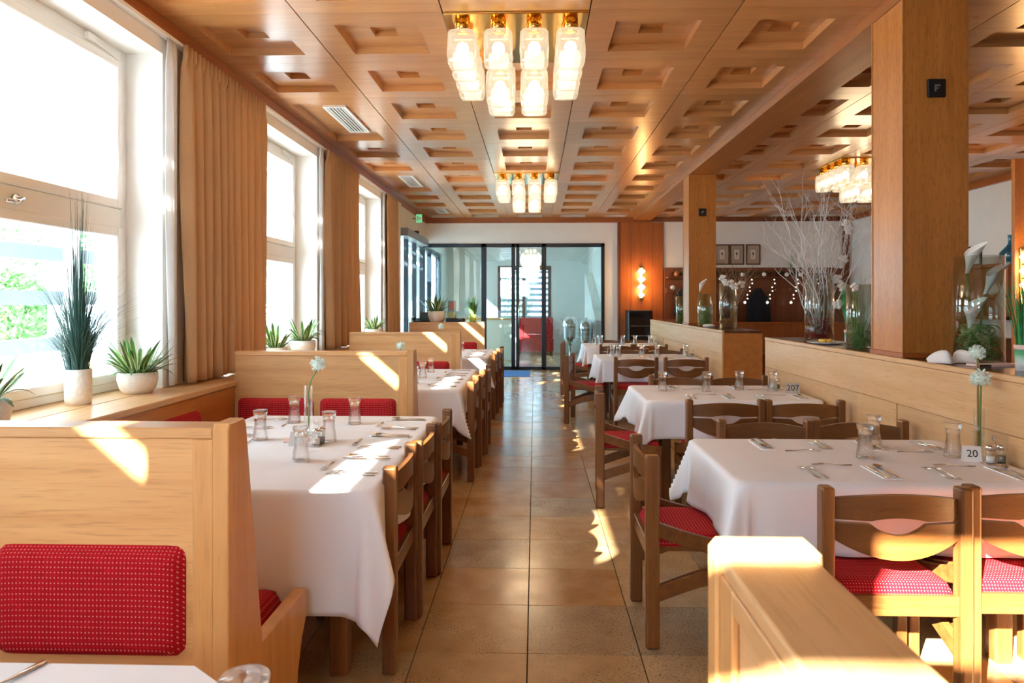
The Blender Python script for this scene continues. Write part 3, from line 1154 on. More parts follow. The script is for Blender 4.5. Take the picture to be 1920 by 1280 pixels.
def allium(b, c, r, seed):
    rnd = random.Random(seed)
    b.ball(c, r * .72, 2)
    for i in range(110):
        z = rnd.uniform(-.8, 1)
        a = rnd.uniform(0, 2 * PI)
        q = math.sqrt(1 - z * z)
        d = Vector((q * math.cos(a), q * math.sin(a), z))
        p = Vector(c)
        s = d.cross(Vector((.3, .5, .8))).normalized() * r * .09
        u = d.cross(s).normalized() * r * .09
        tip = p + d * r * rnd.uniform(.9, 1.12)
        bs = p + d * r * .6
        v = [b.bm.verts.new(x) for x in (bs + s * .4, bs + u * .4, bs - s * .4, tip + s, tip + u, tip - s)]
        b.bm.faces.new((v[0], v[1], v[4], v[3]))
        b.bm.faces.new((v[1], v[2], v[5], v[4]))
        b.bm.faces.new((v[3], v[4], v[5]))
def flower_vase(loc, label, stems, rad=.022, h=.26, seed=1):
    t = thing('flower_vase', label, 'vase', loc)
    B().lathe([(0, 0), (rad, 0), (rad, h), (rad - .002, h), (rad - .002, .012), (0, .012)], 16).obj('glass_tube', M['glass'], t, True)
    for i, (path, r) in enumerate(stems):
        B().tube(path, [.004] * (len(path) - 1) + [.003], 6).obj('stem', M['stem'] if i % 2 == 0 else M['stemdk'], t, True)
        b = B()
        allium(b, path[-1], r, seed * 7 + i)
        b.obj('flower_head', M['mint'], t)
    return t
# ------------------------------------------------------------------ booth side (left)
BX = (-1.72, -.60)
TL = [(2.60, 4.30, 'first full booth table'), (5.62, 7.30, 'middle booth table'), (8.72, 10.35, 'farthest booth table')]
CHX = -.545
for i, (y0, y1, nm) in enumerate(TL):
    table(BX[0], BX[1], y0, y1, ['six-seat booth table nearest the camera that shows whole, under white cloth',
        'middle six-seat booth table behind the second bench', 'farthest six-seat booth table before the last bench'][i])
    cloth(BX[0], BX[1], y0, y1, [(.18, .24, .47, .15), (.18, .26, .30, .15), (.18, .25, .3, .15)][i],
          ['white cloth with long pointed corner on the first full booth table', 'white cloth with a sunlit edge on the middle booth table',
           'white cloth on the farthest booth table by the glass doors'][i], 11 + i)
    L = [(2.98, 3.485, 3.99), (5.92, 6.44, 6.95), (8.93, 9.43, 9.92)][i]
    for j, yc in enumerate(L):
        pos = ['near', 'middle', 'far'][j]
        chair(CHX - .222 + .02 * (j - 1) + (0.05 if i else 0), yc, R(90), 'wooden chair, %s one of three on the aisle side of the %s' % (pos, nm), 'wooden dining chairs with red seats')
        setting(BX[1] - .01, yc, R(90), '%s aisle place of the %s' % (pos, nm), j > 0 or i > 0, (0.10 if j == 0 else .02, .42))
        setting(BX[0] + .03, yc, R(-90), '%s window place of the %s' % (pos, nm), False, (-.05, .30), i == 0)
# centre pieces of the booth tables
flower_vase((-1.185, 3.66, ZT), 'slender glass vase with one large white pompon flower, first full booth table',
            [([(0.0, 0, .015), (.006, 0, .15), (.0, .0, .22), (.015, .0, .29), (.045, .0, .34), (.052, 0, .372)], .04), ], seed=3)
cruet((-1.055, 3.42, ZT), R(80), 'salt and pepper set beside the number card, first full booth table')
number_tent((-1.155, 3.40, ZT), R(-12), '', 'small tent card beside the cruet set, first full booth table', dark=True)
B().box(-.06, .06, -.04, .04, 0, .006, .001).obj('folded_card', M['pink'], None, loc=(-1.20, 3.52, ZT), rot=(0, 0, .3), label='small pink and white card below the vase, first full booth table', cat='card')
flower_vase((-1.26, 6.6, ZT), 'glass vase whose white flower shows above the second bench', [([(0, 0, .015), (.004, 0, .15), (.0, 0, .285)], .042)], h=.16, seed=5)
cruet((-1.15, 6.35, ZT), R(80), 'salt and pepper set on the middle booth table')
flower_vase((-1.28, 9.6, ZT), 'glass vase whose white flower shows above the third bench', [([(0, 0, .015), (.004, 0, .2), (.0, 0, .36)], .042)], h=.2, seed=6)

# cropped table in the lower left corner
t = thing('dining_table', 'cropped booth table in the lower left corner', 'table', (-1.05, .85, 0))
B().prism([(-.6, -.45), (.78, -.45), (.78, .16), (.39, .47), (-.6, .47)], 'z', TZ - .04, TZ - .002).obj('table_top', M['chair_x'], t)
for sx, sy in ((-.45, -.35), (.55, -.35), (-.45, .3), (.3, .25)):
    B().box(sx - .035, sx + .035, sy - .035, sy + .035, 0, TZ - .04, .005).obj('leg', M['chair'], t)
b = B()
poly = [(-.62, -.47), (.795, -.47), (.795, .167), (.395, .49), (-.62, .49)]
low = []
for k, (x, y) in enumerate(poly):
    low.append((x * 1.035 + .01, y * 1.035 + .01))
top = [b.bm.verts.new((x, y, TZ + .004)) for x, y in poly]
b.bm.faces.new(top)
n = len(poly)
ringv = [top]
for zz, kx in ((-.006, 1.012), (-.10, 1.02), (-.24, 1.04)):
    ringv.append([b.bm.verts.new((x * kx, y * kx, TZ + zz)) for x, y in poly])
for p, q in zip(ringv[:-1], ringv[1:]):
    for k in range(n):
        b.bm.faces.new((p[k], q[k], q[(k + 1) % n], p[(k + 1) % n]))
b.obj('tablecloth', M['linen'], None, loc=(-1.05, .85, 0), label='white cloth on the cropped table in the lower left corner', cat='tablecloth', group='white table cloths')
link('spoon', ME_SPOON, None, (-.975, 1.245, ZT), (0, 0, R(165)), label='steel spoon on the cropped table in the lower left corner', cat='spoon', group='steel cutlery laid on the tables')
link('tumbler', ME_TUMB, None, (-.425, 1.02, ZT), label='cropped glass at the bottom edge beside the front bench', cat='glass', group='upturned glasses on the tables')

# ------------------------------------------------------------------ right side tables
TRX = (.79, 2.035)
TR = [(2.78, 3.64, 'front right table'), (5.05, 5.95, 'table numbered 207'), (8.6, 9.45, 'third right table'), (11.05, 11.95, 'farthest right table')]
SX = (1.25, 1.765)
for i, (y0, y1, nm) in enumerate(TR):
    table(TRX[0], TRX[1], y0, y1, ['big white-clothed table in the right foreground', 'second table on the right, behind the front right table',
          'third table on the right, beyond the passage', 'farthest table on the right, by the glass doors'][i])
    cloth(TRX[0], TRX[1], y0, y1, [(.27, .0, .28, .20), (.27, 0, .28, .20), (.27, 0, .28, .2), (.27, 0, .28, .2)][i],
          ['creased white cloth on the front right table', 'white cloth on the table numbered 207', 'white cloth on the third right table',
           'white cloth on the farthest right table'][i], 31 + i)
    nb = [2.49, 4.68, 8.22, 10.72][i]
    fb = [3.90, 6.22, 9.70, 12.22][i]
    for j, x in enumerate(SX):
        sd_ = ['left', 'right'][j]
        chair(x + [0, 0, -.08 + .06 * j, -.02][i], nb + .232 + (.03 if (i == 0 and j) else 0), 0, 'wooden chair with its back to us, near %s place of the %s' % (sd_, nm), 'wooden dining chairs with red seats')
        chair(x + .0, fb - .232 + .02 * j, R(180), 'wooden chair facing us across the cloth, far %s place of the %s' % (sd_, nm), 'wooden dining chairs with red seats')
        setting(x + .02, y0 + .015, 0, 'near %s place of the %s' % (sd_, nm), True, None if i else None)
        setting(x, y1 - .02, R(180), 'far %s place of the %s' % (sd_, nm), True, None)
    ec = [3.215, 5.21, 8.6, 11.2][i]
    ex = [.49, .475, .42, .44][i]
    chair(ex + .222, ec, R(-90) + [0, R(-4), R(-12), R(-5)][i], 'wooden chair at the aisle end of the %s' % nm, 'wooden dining chairs with red seats')
    G = [[(1.48, 3.22, 'front left'), (1.635, 3.47, 'rear left'), (1.89, 3.26, 'right')],
         [(1.00, 5.58, 'leftmost'), (1.34, 5.56, 'middle'), (1.62, 5.66, 'third'), (1.86, 5.6, 'rightmost')],
         [(.98, 9.0, 'leftmost'), (1.06, 9.05, 'second'), (1.36, 9.05, 'middle'), (1.56, 9.1, 'fourth'), (1.92, 9.1, 'rightmost')],
         [(1.0, 11.5, 'leftmost'), (1.07, 11.55, 'second'), (1.42, 11.5, 'middle'), (1.62, 11.5, 'fourth'), (1.86, 11.5, 'rightmost')]][i]
    for x, y, q in G:
        link('tumbler', ME_TUMB, None, (x, y, ZT - .001), label='%s upturned glass on the %s' % (q, nm), cat='glass', group='upturned glasses on the tables')
    cruet([(1.985, 3.11, ZT), (1.92, 5.72, ZT), (1.985, 9.12, ZT), (1.96, 11.5, ZT)][i], [R(12), R(20), 0, 0][i], 'salt and pepper set in a chrome carrier on the %s' % nm)
number_tent((1.915, 3.165, ZT), R(-14), '20', 'white tent card reading 20 beside the shakers, front right table')
number_tent((1.965, 5.46, ZT), R(-4), '207', 'grey tent card reading 207', dark=True, k=1.4)
flower_vase((1.988, 3.23, ZT), 'tall glass vase with two white pompon flowers on the front right table',
            [([(0.004, 0, .015), (.004, 0, .18), (.006, 0, .30), (.008, .0, .355)], .042), ([(-.004, 0, .015), (0, .01, .2), (.012, .03, .36), (.014, .04, .465)], .036)], h=.22, seed=9)

# ------------------------------------------------------------------ chandeliers
def shade_mesh(seed):
    rnd = random.Random(seed)
    b = B()
    n = 20
    H = .215
    zs = [0, .012, .05, .09, .125, .15, .175, .198, .213]
    wd = [.076, .088, .090, .091, .090, .092, .089, .088, .080]
    rings = []
    for z, w_ in zip(zs, wd):
        ring = []
        wob = rnd.uniform(-.003, .003) if z > .1 else 0
        for k in range(n):
            a = 2 * PI * k / n + PI / 4
            c, s = math.cos(a), math.sin(a)
            p = 5
            r = (abs(c) ** p + abs(s) ** p) ** (-1 / p)
            q = 1 + (rnd.uniform(-.02, .02) if z > .1 else 0)
            ring.append(b.bm.verts.new(((w_ + wob) * r * c * q, (w_ + wob) * r * s * q, -z)))
        rings.append(ring)
    for p, q in zip(rings[:-1], rings[1:]):
        for k in range(n):
            b.bm.faces.new((p[k], q[k], q[(k + 1) % n], p[(k + 1) % n]))
    b.bm.faces.new(rings[0])
    b.bm.faces.new(rings[-1][::-1])
    return b.mesh('glass_shade', M['shade'], True)
SHADES = [shade_mesh(k) for k in range(3)]
ME_TUBE = B().lathe([(0, 0), (.048, 0), (.048, -.075), (.03, -.08), (0, -.08)], 18).mesh('brass_cup', M['brass'], True)
ME_TUBEL = B().lathe([(0, 0), (.014, 0), (.014, -.20), (.045, -.20), (.045, -.25), (.03, -.255), (0, -.255)], 18).mesh('brass_rod', M['brass'], True)
ME_BULB = B().ball((0, 0, -.105), .042, 2, (1, 1, 1.15)).mesh('bulb', M['bulb'], True)
def chandelier(x, y, label):
    t = thing('chandelier', label, 'chandelier', (x, y, ZC))
    B().box(-.449, .449, -.449, .449, -.014, .0, .003).obj('ceiling_plate', M['brass'], t)
    k = 0
    for i in range(4):
        for j in range(4):
            inner = i in (1, 2) and j in (1, 2)
            lx, ly = -.339 + .226 * i, -.339 + .226 * j
            zz = -.014 - (.25 if inner else .075)
            link('brass_rod' if inner else 'brass_cup', ME_TUBEL if inner else ME_TUBE, t, (lx, ly, -.013))
            s = link('glass_shade', SHADES[k % 3], t, (lx, ly, zz), (0, 0, R(90) * (k % 4)))
            link('bulb', ME_BULB, s)
            k += 1
    ld = bpy.data.lights.new('chandelier_light', 'POINT')
    ld.energy = 22
    ld.color = (1, .72, .42)
    ld.shadow_soft_size = .3
    lo = bpy.data.objects.new('chandelier_light', ld)
    COL.objects.link(lo)
    lo.parent = t
    lo.location = (0, 0, -.62)
chandelier(XC0 + 2.5 * CP, 4.33 + CP / 2, 'large ice-glass chandelier nearest the camera, over the aisle')
chandelier(XC0 + 2.5 * CP, 4.33 + 6.5 * CP, 'second ice-glass chandelier farther down the aisle')
chandelier(4.2225, 4.33 + 5.5 * CP, 'ice-glass chandelier of the side room, half hidden by the front pillar')

def sconce(loc, rz, label):
    t = thing('wall_sconce', label, 'wall lamp', loc, rz)
    B().box(-.045, .045, -.02, 0, -.35, .35, .004).obj('brass_bar', M['brass'], t)
    for k in range(4):
        z = .25 - k * .165
        B().box(-.055, .055, -.05, .05, -.055, .055, .012, 2).obj('glass_cube', M['sconce'], t, loc=(0, -.075, z), rot=(0, R(45), 0), scale=(.8 if k == 3 else 1,) * 3)
    for z in (.2, -.15):
        ld = bpy.data.lights.new('sconce_light', 'POINT')
        ld.energy = 9
        ld.color = (1, .52, .16)
        ld.shadow_soft_size = .05
        lo = bpy.data.objects.new('sconce_light', ld)
        COL.objects.link(lo)
        lo.parent = t
        lo.location = (0, -.22, z)
sconce((2.23, YE - .043, 1.83), 0, 'glowing wall sconce of four glass cubes on the wood panelling at the end')
# right wall pilaster with sconce
B().box(5.64, XR, 8.50, 8.56, 0, ZC - .10, .004).obj('pilaster', M['pillar'], kind='structure')
sconce((5.74, 8.499, 1.72), 0, 'glowing wall sconce at the right edge of the picture')

# ceiling vents in the long panels of the window-side column
for k, q in ((2, 'nearest the camera above the front curtains'), (6, 'above the middle curtains'), (10, 'smallest, near the end wall')):
    yc = 4.33 + CP * (k + 1) if k < 10 else 14.2
    t = thing('ceiling_vent', 'white slatted ceiling vent, ' + q, 'vent', (XC0 + CP / 2 + .05, yc, ZC))
    hw, hl = .11, .50 if k < 10 else .35
    b = B()
    b.box(-hw, hw, -hl, -hl + .03, .034, .054).box(-hw, hw, hl - .03, hl, .034, .054)
    b.box(-hw, -hw + .03, -hl + .03, hl - .03, .034, .054).box(hw - .03, hw, -hl + .03, hl - .03, .034, .054)
    b.obj('vent_frame', M['winwhite'], t)
    B().box(-hw + .03, hw - .03, -hl + .03, hl - .03, .050, .054).obj('backing', M['black'], t)
    sl = B().box(-.006, .006, -hl + .03, hl - .03, .036, .049).mesh('slat', M['winwhite'])
    for i in range(5):
        link('slat', sl, t, (-.064 + .032 * i, 0, 0))
# ------------------------------------------------------------------ plants and vases
def leaf_mesh(L, w_, bend, name='leaf', mat=None):
    b = B()
    n = 6
    rowsv = []
    for i in range(n + 1):
        q = i / n
        ww = w_ * (math.sin(PI * min(1, q * .92 + .08)) ** .7) * (1 - q * .15) + .0008
        y = L * q * (1 - .18 * bend * q)
        z = L * (.75 * q - bend * .75 * q * q)
        rowsv.append([b.bm.verts.new((-ww, y, z + .25 * ww)), b.bm.verts.new((0, y, z)), b.bm.verts.new((ww, y, z + .25 * ww))])
    for p, q in zip(rowsv[:-1], rowsv[1:]):
        b.bm.faces.new((p[0], p[1], q[1], q[0]))
        b.bm.faces.new((p[1], p[2], q[2], q[1]))
    return b.mesh(name, mat or M['leaf'], True)
LEAVES = [leaf_mesh(.20, .017, .12), leaf_mesh(.22, .018, .5), leaf_mesh(.18, .016, 1.0)]
ME_BOWL = B().lathe([(0, 0), (.075, 0), (.098, .03), (.11, .08), (.108, .125), (.101, .125), (.102, .08), (.09, .10), (0, .10)], 22).mesh('bowl', M['pot'], True)
def bowl_plant(loc, label, n=34, s=1.0, seed=1, spread=.06):
    rnd = random.Random(seed)
    t = thing('bowl_plant', label, 'potted plant', loc)
    link('bowl', ME_BOWL, t, scale=(s, s, s))
    for i in range(n):
        a = 2.4 * i
        r = spread * s * math.sqrt(rnd.random())
        inner = i / n
        m = LEAVES[0 if inner > .62 else (1 if inner > .28 else 2)]
        k = s * rnd.uniform(.8, 1.12)
        link('leaf', m, t, (r * math.cos(a), r * math.sin(a), .098 * s), (R(rnd.uniform(0, 34)), R(rnd.uniform(-10, 10)), a - PI / 2 + rnd.uniform(-.4, .4)), (k, k, k * rnd.uniform(.85, 1.2)))
    return t
bowl_plant((-2.345, 4.10, .91), 'variegated leafy plant in a white oval bowl on the near window ledge', 52, 1.0, 4)
bowl_plant((-2.36, 7.12, .91), 'dark fleshy plant in a bowl by the second window, near the middle curtain', 34, 1.15, 5)
bowl_plant((-2.36, 6.35, .91), 'leafy plant half hidden by the front curtain in the second window', 28, 1.0, 6)
bowl_plant((-2.38, 10.35, .91), 'small leafy plant in a bowl on the third window ledge', 28, 1.1, 7)
bowl_plant((-2.30, 2.86, .91), 'leafy plant whose tip shows at the left edge below the near window', 26, 1.0, 8)

def grass_blades(b, n, r0, h0, h1, spread, seed, w_=.0022, droop=.5):
    rnd = random.Random(seed)
    for i in range(n):
        a = rnd.uniform(0, 2 * PI)
        r = r0 * math.sqrt(rnd.random())
        x0, y0 = r * math.cos(a), r * math.sin(a)
        L = rnd.uniform(h0, h1)
        s = spread * rnd.random() ** 1.1
        aa = a + rnd.uniform(-.5, .5)
        dx, dy = math.cos(aa), math.sin(aa)
        px, py = -dy, dx
        pr = []
        for k in range(6):
            q = k / 5
            o = s * q ** 1.7
            z = L * q * (1 - droop * (s / max(spread, .01)) * q * .6)
            ww = w_ * (1 - q) + .0003
            c = (x0 + dx * o * (1 + .0), y0 + dy * o, z)
            pr.append((b.bm.verts.new((c[0] - px * ww, c[1] - py * ww, c[2])), b.bm.verts.new((c[0] + px * ww, c[1] + py * ww, c[2]))))
        for p, q in zip(pr[:-1], pr[1:]):
            b.bm.faces.new((p[0], p[1], q[1], q[0]))
t = thing('grass_pot', 'tall dark ornamental grass in a white cylinder pot before the near window', 'potted plant', (-2.40, 3.64, .91))
B().lathe([(0, 0), (.06, 0), (.064, .03), (.064, .185), (.058, .185), (.056, .16), (0, .16)], 24).obj('pot', M['pot'], t, True)
b = B()
grass_blades(b, 300, .05, .30, .72, .36, 3, .0026, .8)
grass_blades(b, 150, .05, .45, .80, .62, 13, .0024, .9)
grass_blades(b, 60, .03, .7, .98, .05, 4, .003, 0)
for v in b.bm.verts:
    v.co.z += .15
b.obj('blades', M['grassdk'], t, kind='stuff')

def grass_cyl(loc, h, label, seed, s=1.0):
    t = thing('grass_bundle', label, 'potted plant', loc)
    B().lathe([(0, 0), (.04 * s, 0), (.042 * s, .09 * s), (.036 * s, .09 * s), (.034 * s, .07 * s), (0, .07 * s)], 18).obj('pot', M['fade'], t, True)
    B().lathe([(.043 * s, .085 * s), (.045 * s, .085 * s), (.045 * s, .105 * s), (.043 * s, .105 * s)], 18).obj('raffia_band', M['pink'], t, True)
    b = B()
    grass_blades(b, 260, .034 * s, h * .75, h, .10 * s, seed, .0022 * s, .1)
    for v in b.bm.verts:
        v.co.z += .06 * s
    b.obj('blades', M['grass'], t, kind='stuff')
    return t
grass_cyl((2.40, 5.46, PZ), .42, 'green artificial grass in a fading pot between plate and grass vase', 21)
grass_cyl((2.285, 3.36, PZ), .40, 'green artificial grass in a fading pot at the right edge', 22, 1.15)

def cyl_vase(t, r, h):
    B().lathe([(0, 0), (r, 0), (r, h), (r - .005, h), (r - .005, .014), (0, .014)], 30).obj('glass_cylinder', M['vase'], t, True)
def branches(b, n, r, z0, h0, h1, seed, lean=.16, rad=.005, dirx=0.0):
    rnd = random.Random(seed)
    def grow(p, d, L, rr, depth):
        pts = [p]
        k = 5
        for i in range(k):
            d = (d + Vector((rnd.uniform(-.22, .22), rnd.uniform(-.22, .22), rnd.uniform(-.05, .12)))).normalized()
            p = p + d * (L / k)
            pts.append(p)
        b.tube(pts, [rr * (1 - .7 * i / k) for i in range(k + 1)], 5)
        if depth > 0:
            for i in range(2, k + 1):
                if rnd.random() < .85:
                    a = Vector((rnd.uniform(-1, 1), rnd.uniform(-1, 1), rnd.uniform(.1, .9))).normalized()
                    grow(pts[i], (d * .7 + a * .8).normalized(), L * rnd.uniform(.35, .6), rr * .5, depth - 1)
    for i in range(n):
        a = rnd.uniform(0, 2 * PI)
        p = Vector((r * .6 * math.cos(a), r * .6 * math.sin(a), z0))
        d = Vector((lean * math.cos(a) + dirx, lean * math.sin(a), 1)).normalized()
        grow(p, d, rnd.uniform(h0, h1), rad, 2)
def tangle(b, n, r, z0, z1, seed, rad=.0022, L=.10):
    rnd = random.Random(seed)
    for i in range(n):
        a = rnd.uniform(0, 2 * PI)
        q = r * math.sqrt(rnd.random())
        z = rnd.uniform(z0, z1)
        t0 = rnd.uniform(0, 6.28)
        pts = []
        for k in range(5):
            th = t0 + k * .7
            x = q * math.cos(a) + L * .35 * math.cos(th)
            y = q * math.sin(a) + L * .35 * math.sin(th)
            m = math.hypot(x, y)
            if m > r:
                x, y = x * r / m, y * r / m
            pts.append((x, y, min(z1, max(z0, z + .02 * math.sin(th * 1.7)))))
        b.tube(pts, rad, 4)
def orchid(t, p, s, seed):
    rnd = random.Random(seed)
    b = B()
    for k in range(5):
        a = 2 * PI * k / 5 + rnd.random()
        b.ball((p[0] + s * .55 * math.cos(a), p[1] - .01, p[2] + s * .55 * math.sin(a)), s * .55, 1, (1, .22, .8))
    b.ball((p[0], p[1] - .012, p[2]), s * .25, 1)
    b.obj('blossom', M['petal'], t, True)
def calla(t, base, top, seed, lean=(.03, -.02)):
    rnd = random.Random(seed)
    bx, by, bz = base
    tx, ty, tz = top
    B().tube([(bx, by, bz), ((bx + tx) / 2, (by + ty) / 2, (bz + tz) / 2 + .02), (tx, ty, tz)], [.006, .006, .007], 6).obj('stem', M['stem'], t, True)
    b = B()
    def f(u, v):
        a = u * 2 * PI
        r = .008 + .045 * v ** 1.4 * (1 + .25 * math.cos(a))
        z = .13 * v * (1 + .28 * math.cos(a) * v)
        return (tx + r * math.cos(a) + lean[0] * v, ty + r * math.sin(a) + lean[1] * v, tz + z)
    b.grid(f, 16, 8)
    b.obj('calla_bloom', M['petal'], t, True)
    B().tube([(tx, ty, tz + .01), (tx + lean[0] * .5, ty + lean[1] * .5, tz + .10)], [.005, .004], 6).obj('spadix', M['yellow'], t, True)

# big branch vase, near partition
t = thing('branch_vase', 'tall glass cylinder with white branches, orchids and red moss on the near ledge', 'vase', (2.30, 5.80, PZ))
cyl_vase(t, .112, .55)
b = B()
branches(b, 22, .07, .06, .62, .86, 5, .20, .0065, .04)
b.obj('branches', M['branch'], t, kind='stuff')
b = B()
tangle(b, 170, .10, .02, .19, 6)
b.obj('red_moss', M['wred'], t, kind='stuff')
for k, p in enumerate([(.12, -.05, .50), (.14, -.03, .62), (.18, -.02, .66), (.16, -.06, .44), (.10, -.11, .30), (.22, 0, .95), (.24, 0, .90)]):
    orchid(t, p, .045, k)
t = thing('decor_plate', 'white plate with yellow fruit and small glass before the branch vase', 'plate', (2.20, 5.42, PZ))
B().lathe([(0, 0), (.08, 0), (.135, .014), (.137, .018), (.08, .006), (0, .006)], 26).obj('plate_disc', M['plate'], t, True)
b = B()
for k in range(5):
    b.ball((.03 * math.cos(k * 1.3), .03 * math.sin(k * 1.3), .026), .022, 1, (1.3, .8, .7))
b.obj('fruit', M['yellow'], t, True)
t = thing('wine_glass', 'small stemmed glass standing before the red moss vase', 'glass', (2.155, 5.62, PZ))
B().lathe([(0, 0), (.03, 0), (.028, .004), (.005, .008), (.004, .05), (.02, .065), (.032, .09), (.033, .115), (.028, .15), (.0265, .15), (.031, .113), (.030, .092), (.018, .068), (0, .06)], 18).obj('bowl_and_stem', M['glass'], t, True)
t = thing('grass_vase', 'glass cylinder with grass, cut off by the front pillar', 'vase', (2.25, 4.98, PZ))
cyl_vase(t, .085, .44)
b = B()
tangle(b, 70, .07, .02, .12, 8, .0018)
grass_blades(b, 70, .05, .3, .55, .16, 9, .0022, .6)
b.obj('grass_fill', M['moss'], t, kind='stuff')
orchid(t, (-.06, -.06, .42), .035, 3)

t = thing('calla_vase', 'tall glass cylinder with calla lilies and green raffia at the front pillar', 'vase', (2.335, 3.80, PZ))
cyl_vase(t, .118, .56)
b = B()
tangle(b, 120, .10, .02, .20, 10, .0024, .16)
b.obj('raffia', M['moss'], t, kind='stuff')
calla(t, (0, 0, .1), (.02, -.02, .36), 1, (.045, -.02))
calla(t, (-.02, .02, .1), (-.06, .0, .47), 2, (.035, 0))
calla(t, (-.02, 0, .06), (-.065, -.03, .18), 3, (.0, -.03))
b = B()
def rib(u, v):
    return (-.11 + .22 * u, .035 * math.cos(u * 9) + (v - .5) * .02, .004 + .05 * v * (.35 + abs(math.sin(u * 2 * PI * .95))))
b.grid(rib, 40, 4)
o = b.obj('paper_ribbon', M['paper'], None, True, loc=(2.155, 3.72, PZ), label='curled white paper ribbon at the foot of the front pillar', cat='ribbon')
m_ = o.modifiers.new('t', 'SOLIDIFY')
m_.thickness = .002
t = thing('greeting_card', 'pink and white card lying before the calla vase', 'card', (2.27, 3.60, PZ), R(8))
B().box(-.10, .10, -.04, .04, 0, .012, .002).obj('card_sheet', M['pink'], t)
B().box(-.09, -.03, -.042, -.039, .002, .010).obj('dark_strip', M['black'], t)

# far ledge
t = thing('branch_vase', 'glass cylinder with brown twigs, orchids and orange bark on the farther ledge', 'vase', (2.355, 8.70, PZ))
cyl_vase(t, .108, .55)
b = B()
branches(b, 9, .06, .06, .5, .75, 15, .25, .005, -.12)
b.obj('branches', M['twig'], t, kind='stuff')
b = B()
for k in range(5):
    b.ball((.05 * math.cos(k * 1.25), .05 * math.sin(k * 1.25), .07), .05, 2)
b.obj('bark_balls', M['worange'], t, True)
for k, p in enumerate([(-.09, -.09, .60), (-.05, -.10, .55), (.0, -.11, .54), (.05, -.11, .50), (.14, -.08, .53)]):
    orchid(t, p, .05, 20 + k)
t = thing('calla_vase', 'glass cylinder with green stems and a calla before the farther pillar', 'vase', (2.22, 9.30, PZ))
cyl_vase(t, .10, .42)
b = B()
tangle(b, 150, .085, .02, .25, 30, .0024, .14)
b.obj('raffia', M['moss'], t, kind='stuff')
calla(t, (0, 0, .1), (-.08, -.03, .45), 5, (.03, -.02))
t = thing('grass_vase', 'glass cylinder with grass and a white flower behind the farther pillar', 'vase', (2.18, 10.55, PZ))
cyl_vase(t, .09, .40)
b = B()
tangle(b, 150, .075, .02, .25, 31, .0022, .14)
grass_blades(b, 40, .05, .3, .5, .12, 32, .003, .5)
b.obj('grass_fill', M['grass'], t, kind='stuff')
B().tube([(0, 0, .1), (-.05, 0, .4), (-.10, 0, .52), (-.13, 0, .53)], .004, 5).obj('stem', M['stem'], t, True)
B().ball((-.14, 0, .53), .035, 2).obj('flower_head', M['petal'], t, True)
t = thing('paper_ribbon', 'crumpled white ribbon on the farther ledge', 'ribbon', (2.16, 8.86, PZ))
B().ball((0, 0, .02), .05, 2, (1.6, 1, .45)).obj('folds', M['paper'], t, True)

# ------------------------------------------------------------------ cabinet behind the last bench, with its things
t = thing('low_cabinet', 'low wooden service cabinet behind the farthest booth bench', 'cabinet', (-1.34, 11.85, 0))
B().box(-.70, .46, -.27, .27, 0, 1.07, .003).obj('body', M['oak_rich'], t)
B().box(-.72, .48, -.285, .285, 1.07, 1.10, .003).obj('cabinet_top', M['oak_rich'], t)
bowl_plant((-1.66, 11.85, 1.10), 'leafy plant in a round white pot on the service cabinet', 30, 1.5, 12)
t = thing('card_box', 'small dark menu box on the service cabinet', 'box', (-1.84, 11.80, 1.10))
B().box(-.08, .08, -.05, .05, 0, .17, .004).obj('body', M['black'], t)
B().box(-.05, .05, -.053, -.049, .05, .12).obj('front_label', M['grassdk'], t)
t = thing('telephone', 'black telephone at the left end of the service cabinet', 'telephone', (-1.96, 11.70, 1.10), R(20))
B().prism([(-.09, 0), (.09, 0), (.09, .07), (-.09, .03)], 'x', -.08, .08, .004).obj('base', M['black'], t)
B().tube([(-.05, -.07, .06), (-.05, 0, .085), (-.05, .07, .08)], [.022, .014, .022], 8).obj('handset', M['black'], t, True)
for k in range(5):
    B().box(-.16, .16, -.1, .1, 0, .014, .002).obj('menu_folder', M['black'], None, loc=(-1.34 + .01 * (k % 2), 11.85, 1.10 + .0145 * k), rot=(0, 0, .02 * k),
        label='black menu folder, %s of the stack beside the white plant pot' % ['bottom', 'second from bottom', 'middle', 'second from top', 'top'][k], cat='menu', group='stacked black menu folders')
t = thing('potted_shrub', 'upright green plant in a lime pot before the glass wall', 'potted plant', (-1.05, 11.9, 1.10))
B().lathe([(0, 0), (.05, 0), (.065, .13), (.058, .13), (.05, .1), (0, .1)], 16).obj('pot', plain('lime_pot', '#b5cc52', .4), t, True)
b = B()
grass_blades(b, 90, .05, .2, .42, .14, 50, .012, .3)
for v in b.bm.verts:
    v.co.z += .09
b.obj('foliage', M['bush'], t, kind='stuff')

# ------------------------------------------------------------------ glazed end wall and side door
t = thing('door_1', kind='structure')
fy0, fy1 = YE - .02, YE + .06
b = B()
xsf = [(-2.41, .06), (-1.14, .11), (-.50, .08), (-.40, .07), (.14, .10), (1.40, .07)]
for x, w_ in xsf:
    b.box(x, x + w_, fy0, fy1, .0, 2.68, .004)
b.box(-2.41, 1.47, fy0, fy1, 2.60, 2.68, .004)
b.box(-2.41, -.32, fy0, fy1, 0, .07, .004).box(-.33, 1.47, fy0, fy1, 0, .07, .004)
b.obj('door_frame', M['frame'], t)
for x0, x1 in ((-2.35, -1.14), (-1.03, -.50), (-.33, .14), (.24, 1.40)):
    B().box(x0, x1, YE + .015, YE + .023, .07, 2.60).obj('pane', M['doorpane'], t)
h = B().tube([(-.345, YE - .06, .95), (-.345, YE - .06, 1.45)], .012, 8)
h.tube([(-.345, YE - .06, 1.0), (-.345, YE - .02, 1.0)], .008, 6).tube([(-.345, YE - .06, 1.4), (-.345, YE - .02, 1.4)], .008, 6)
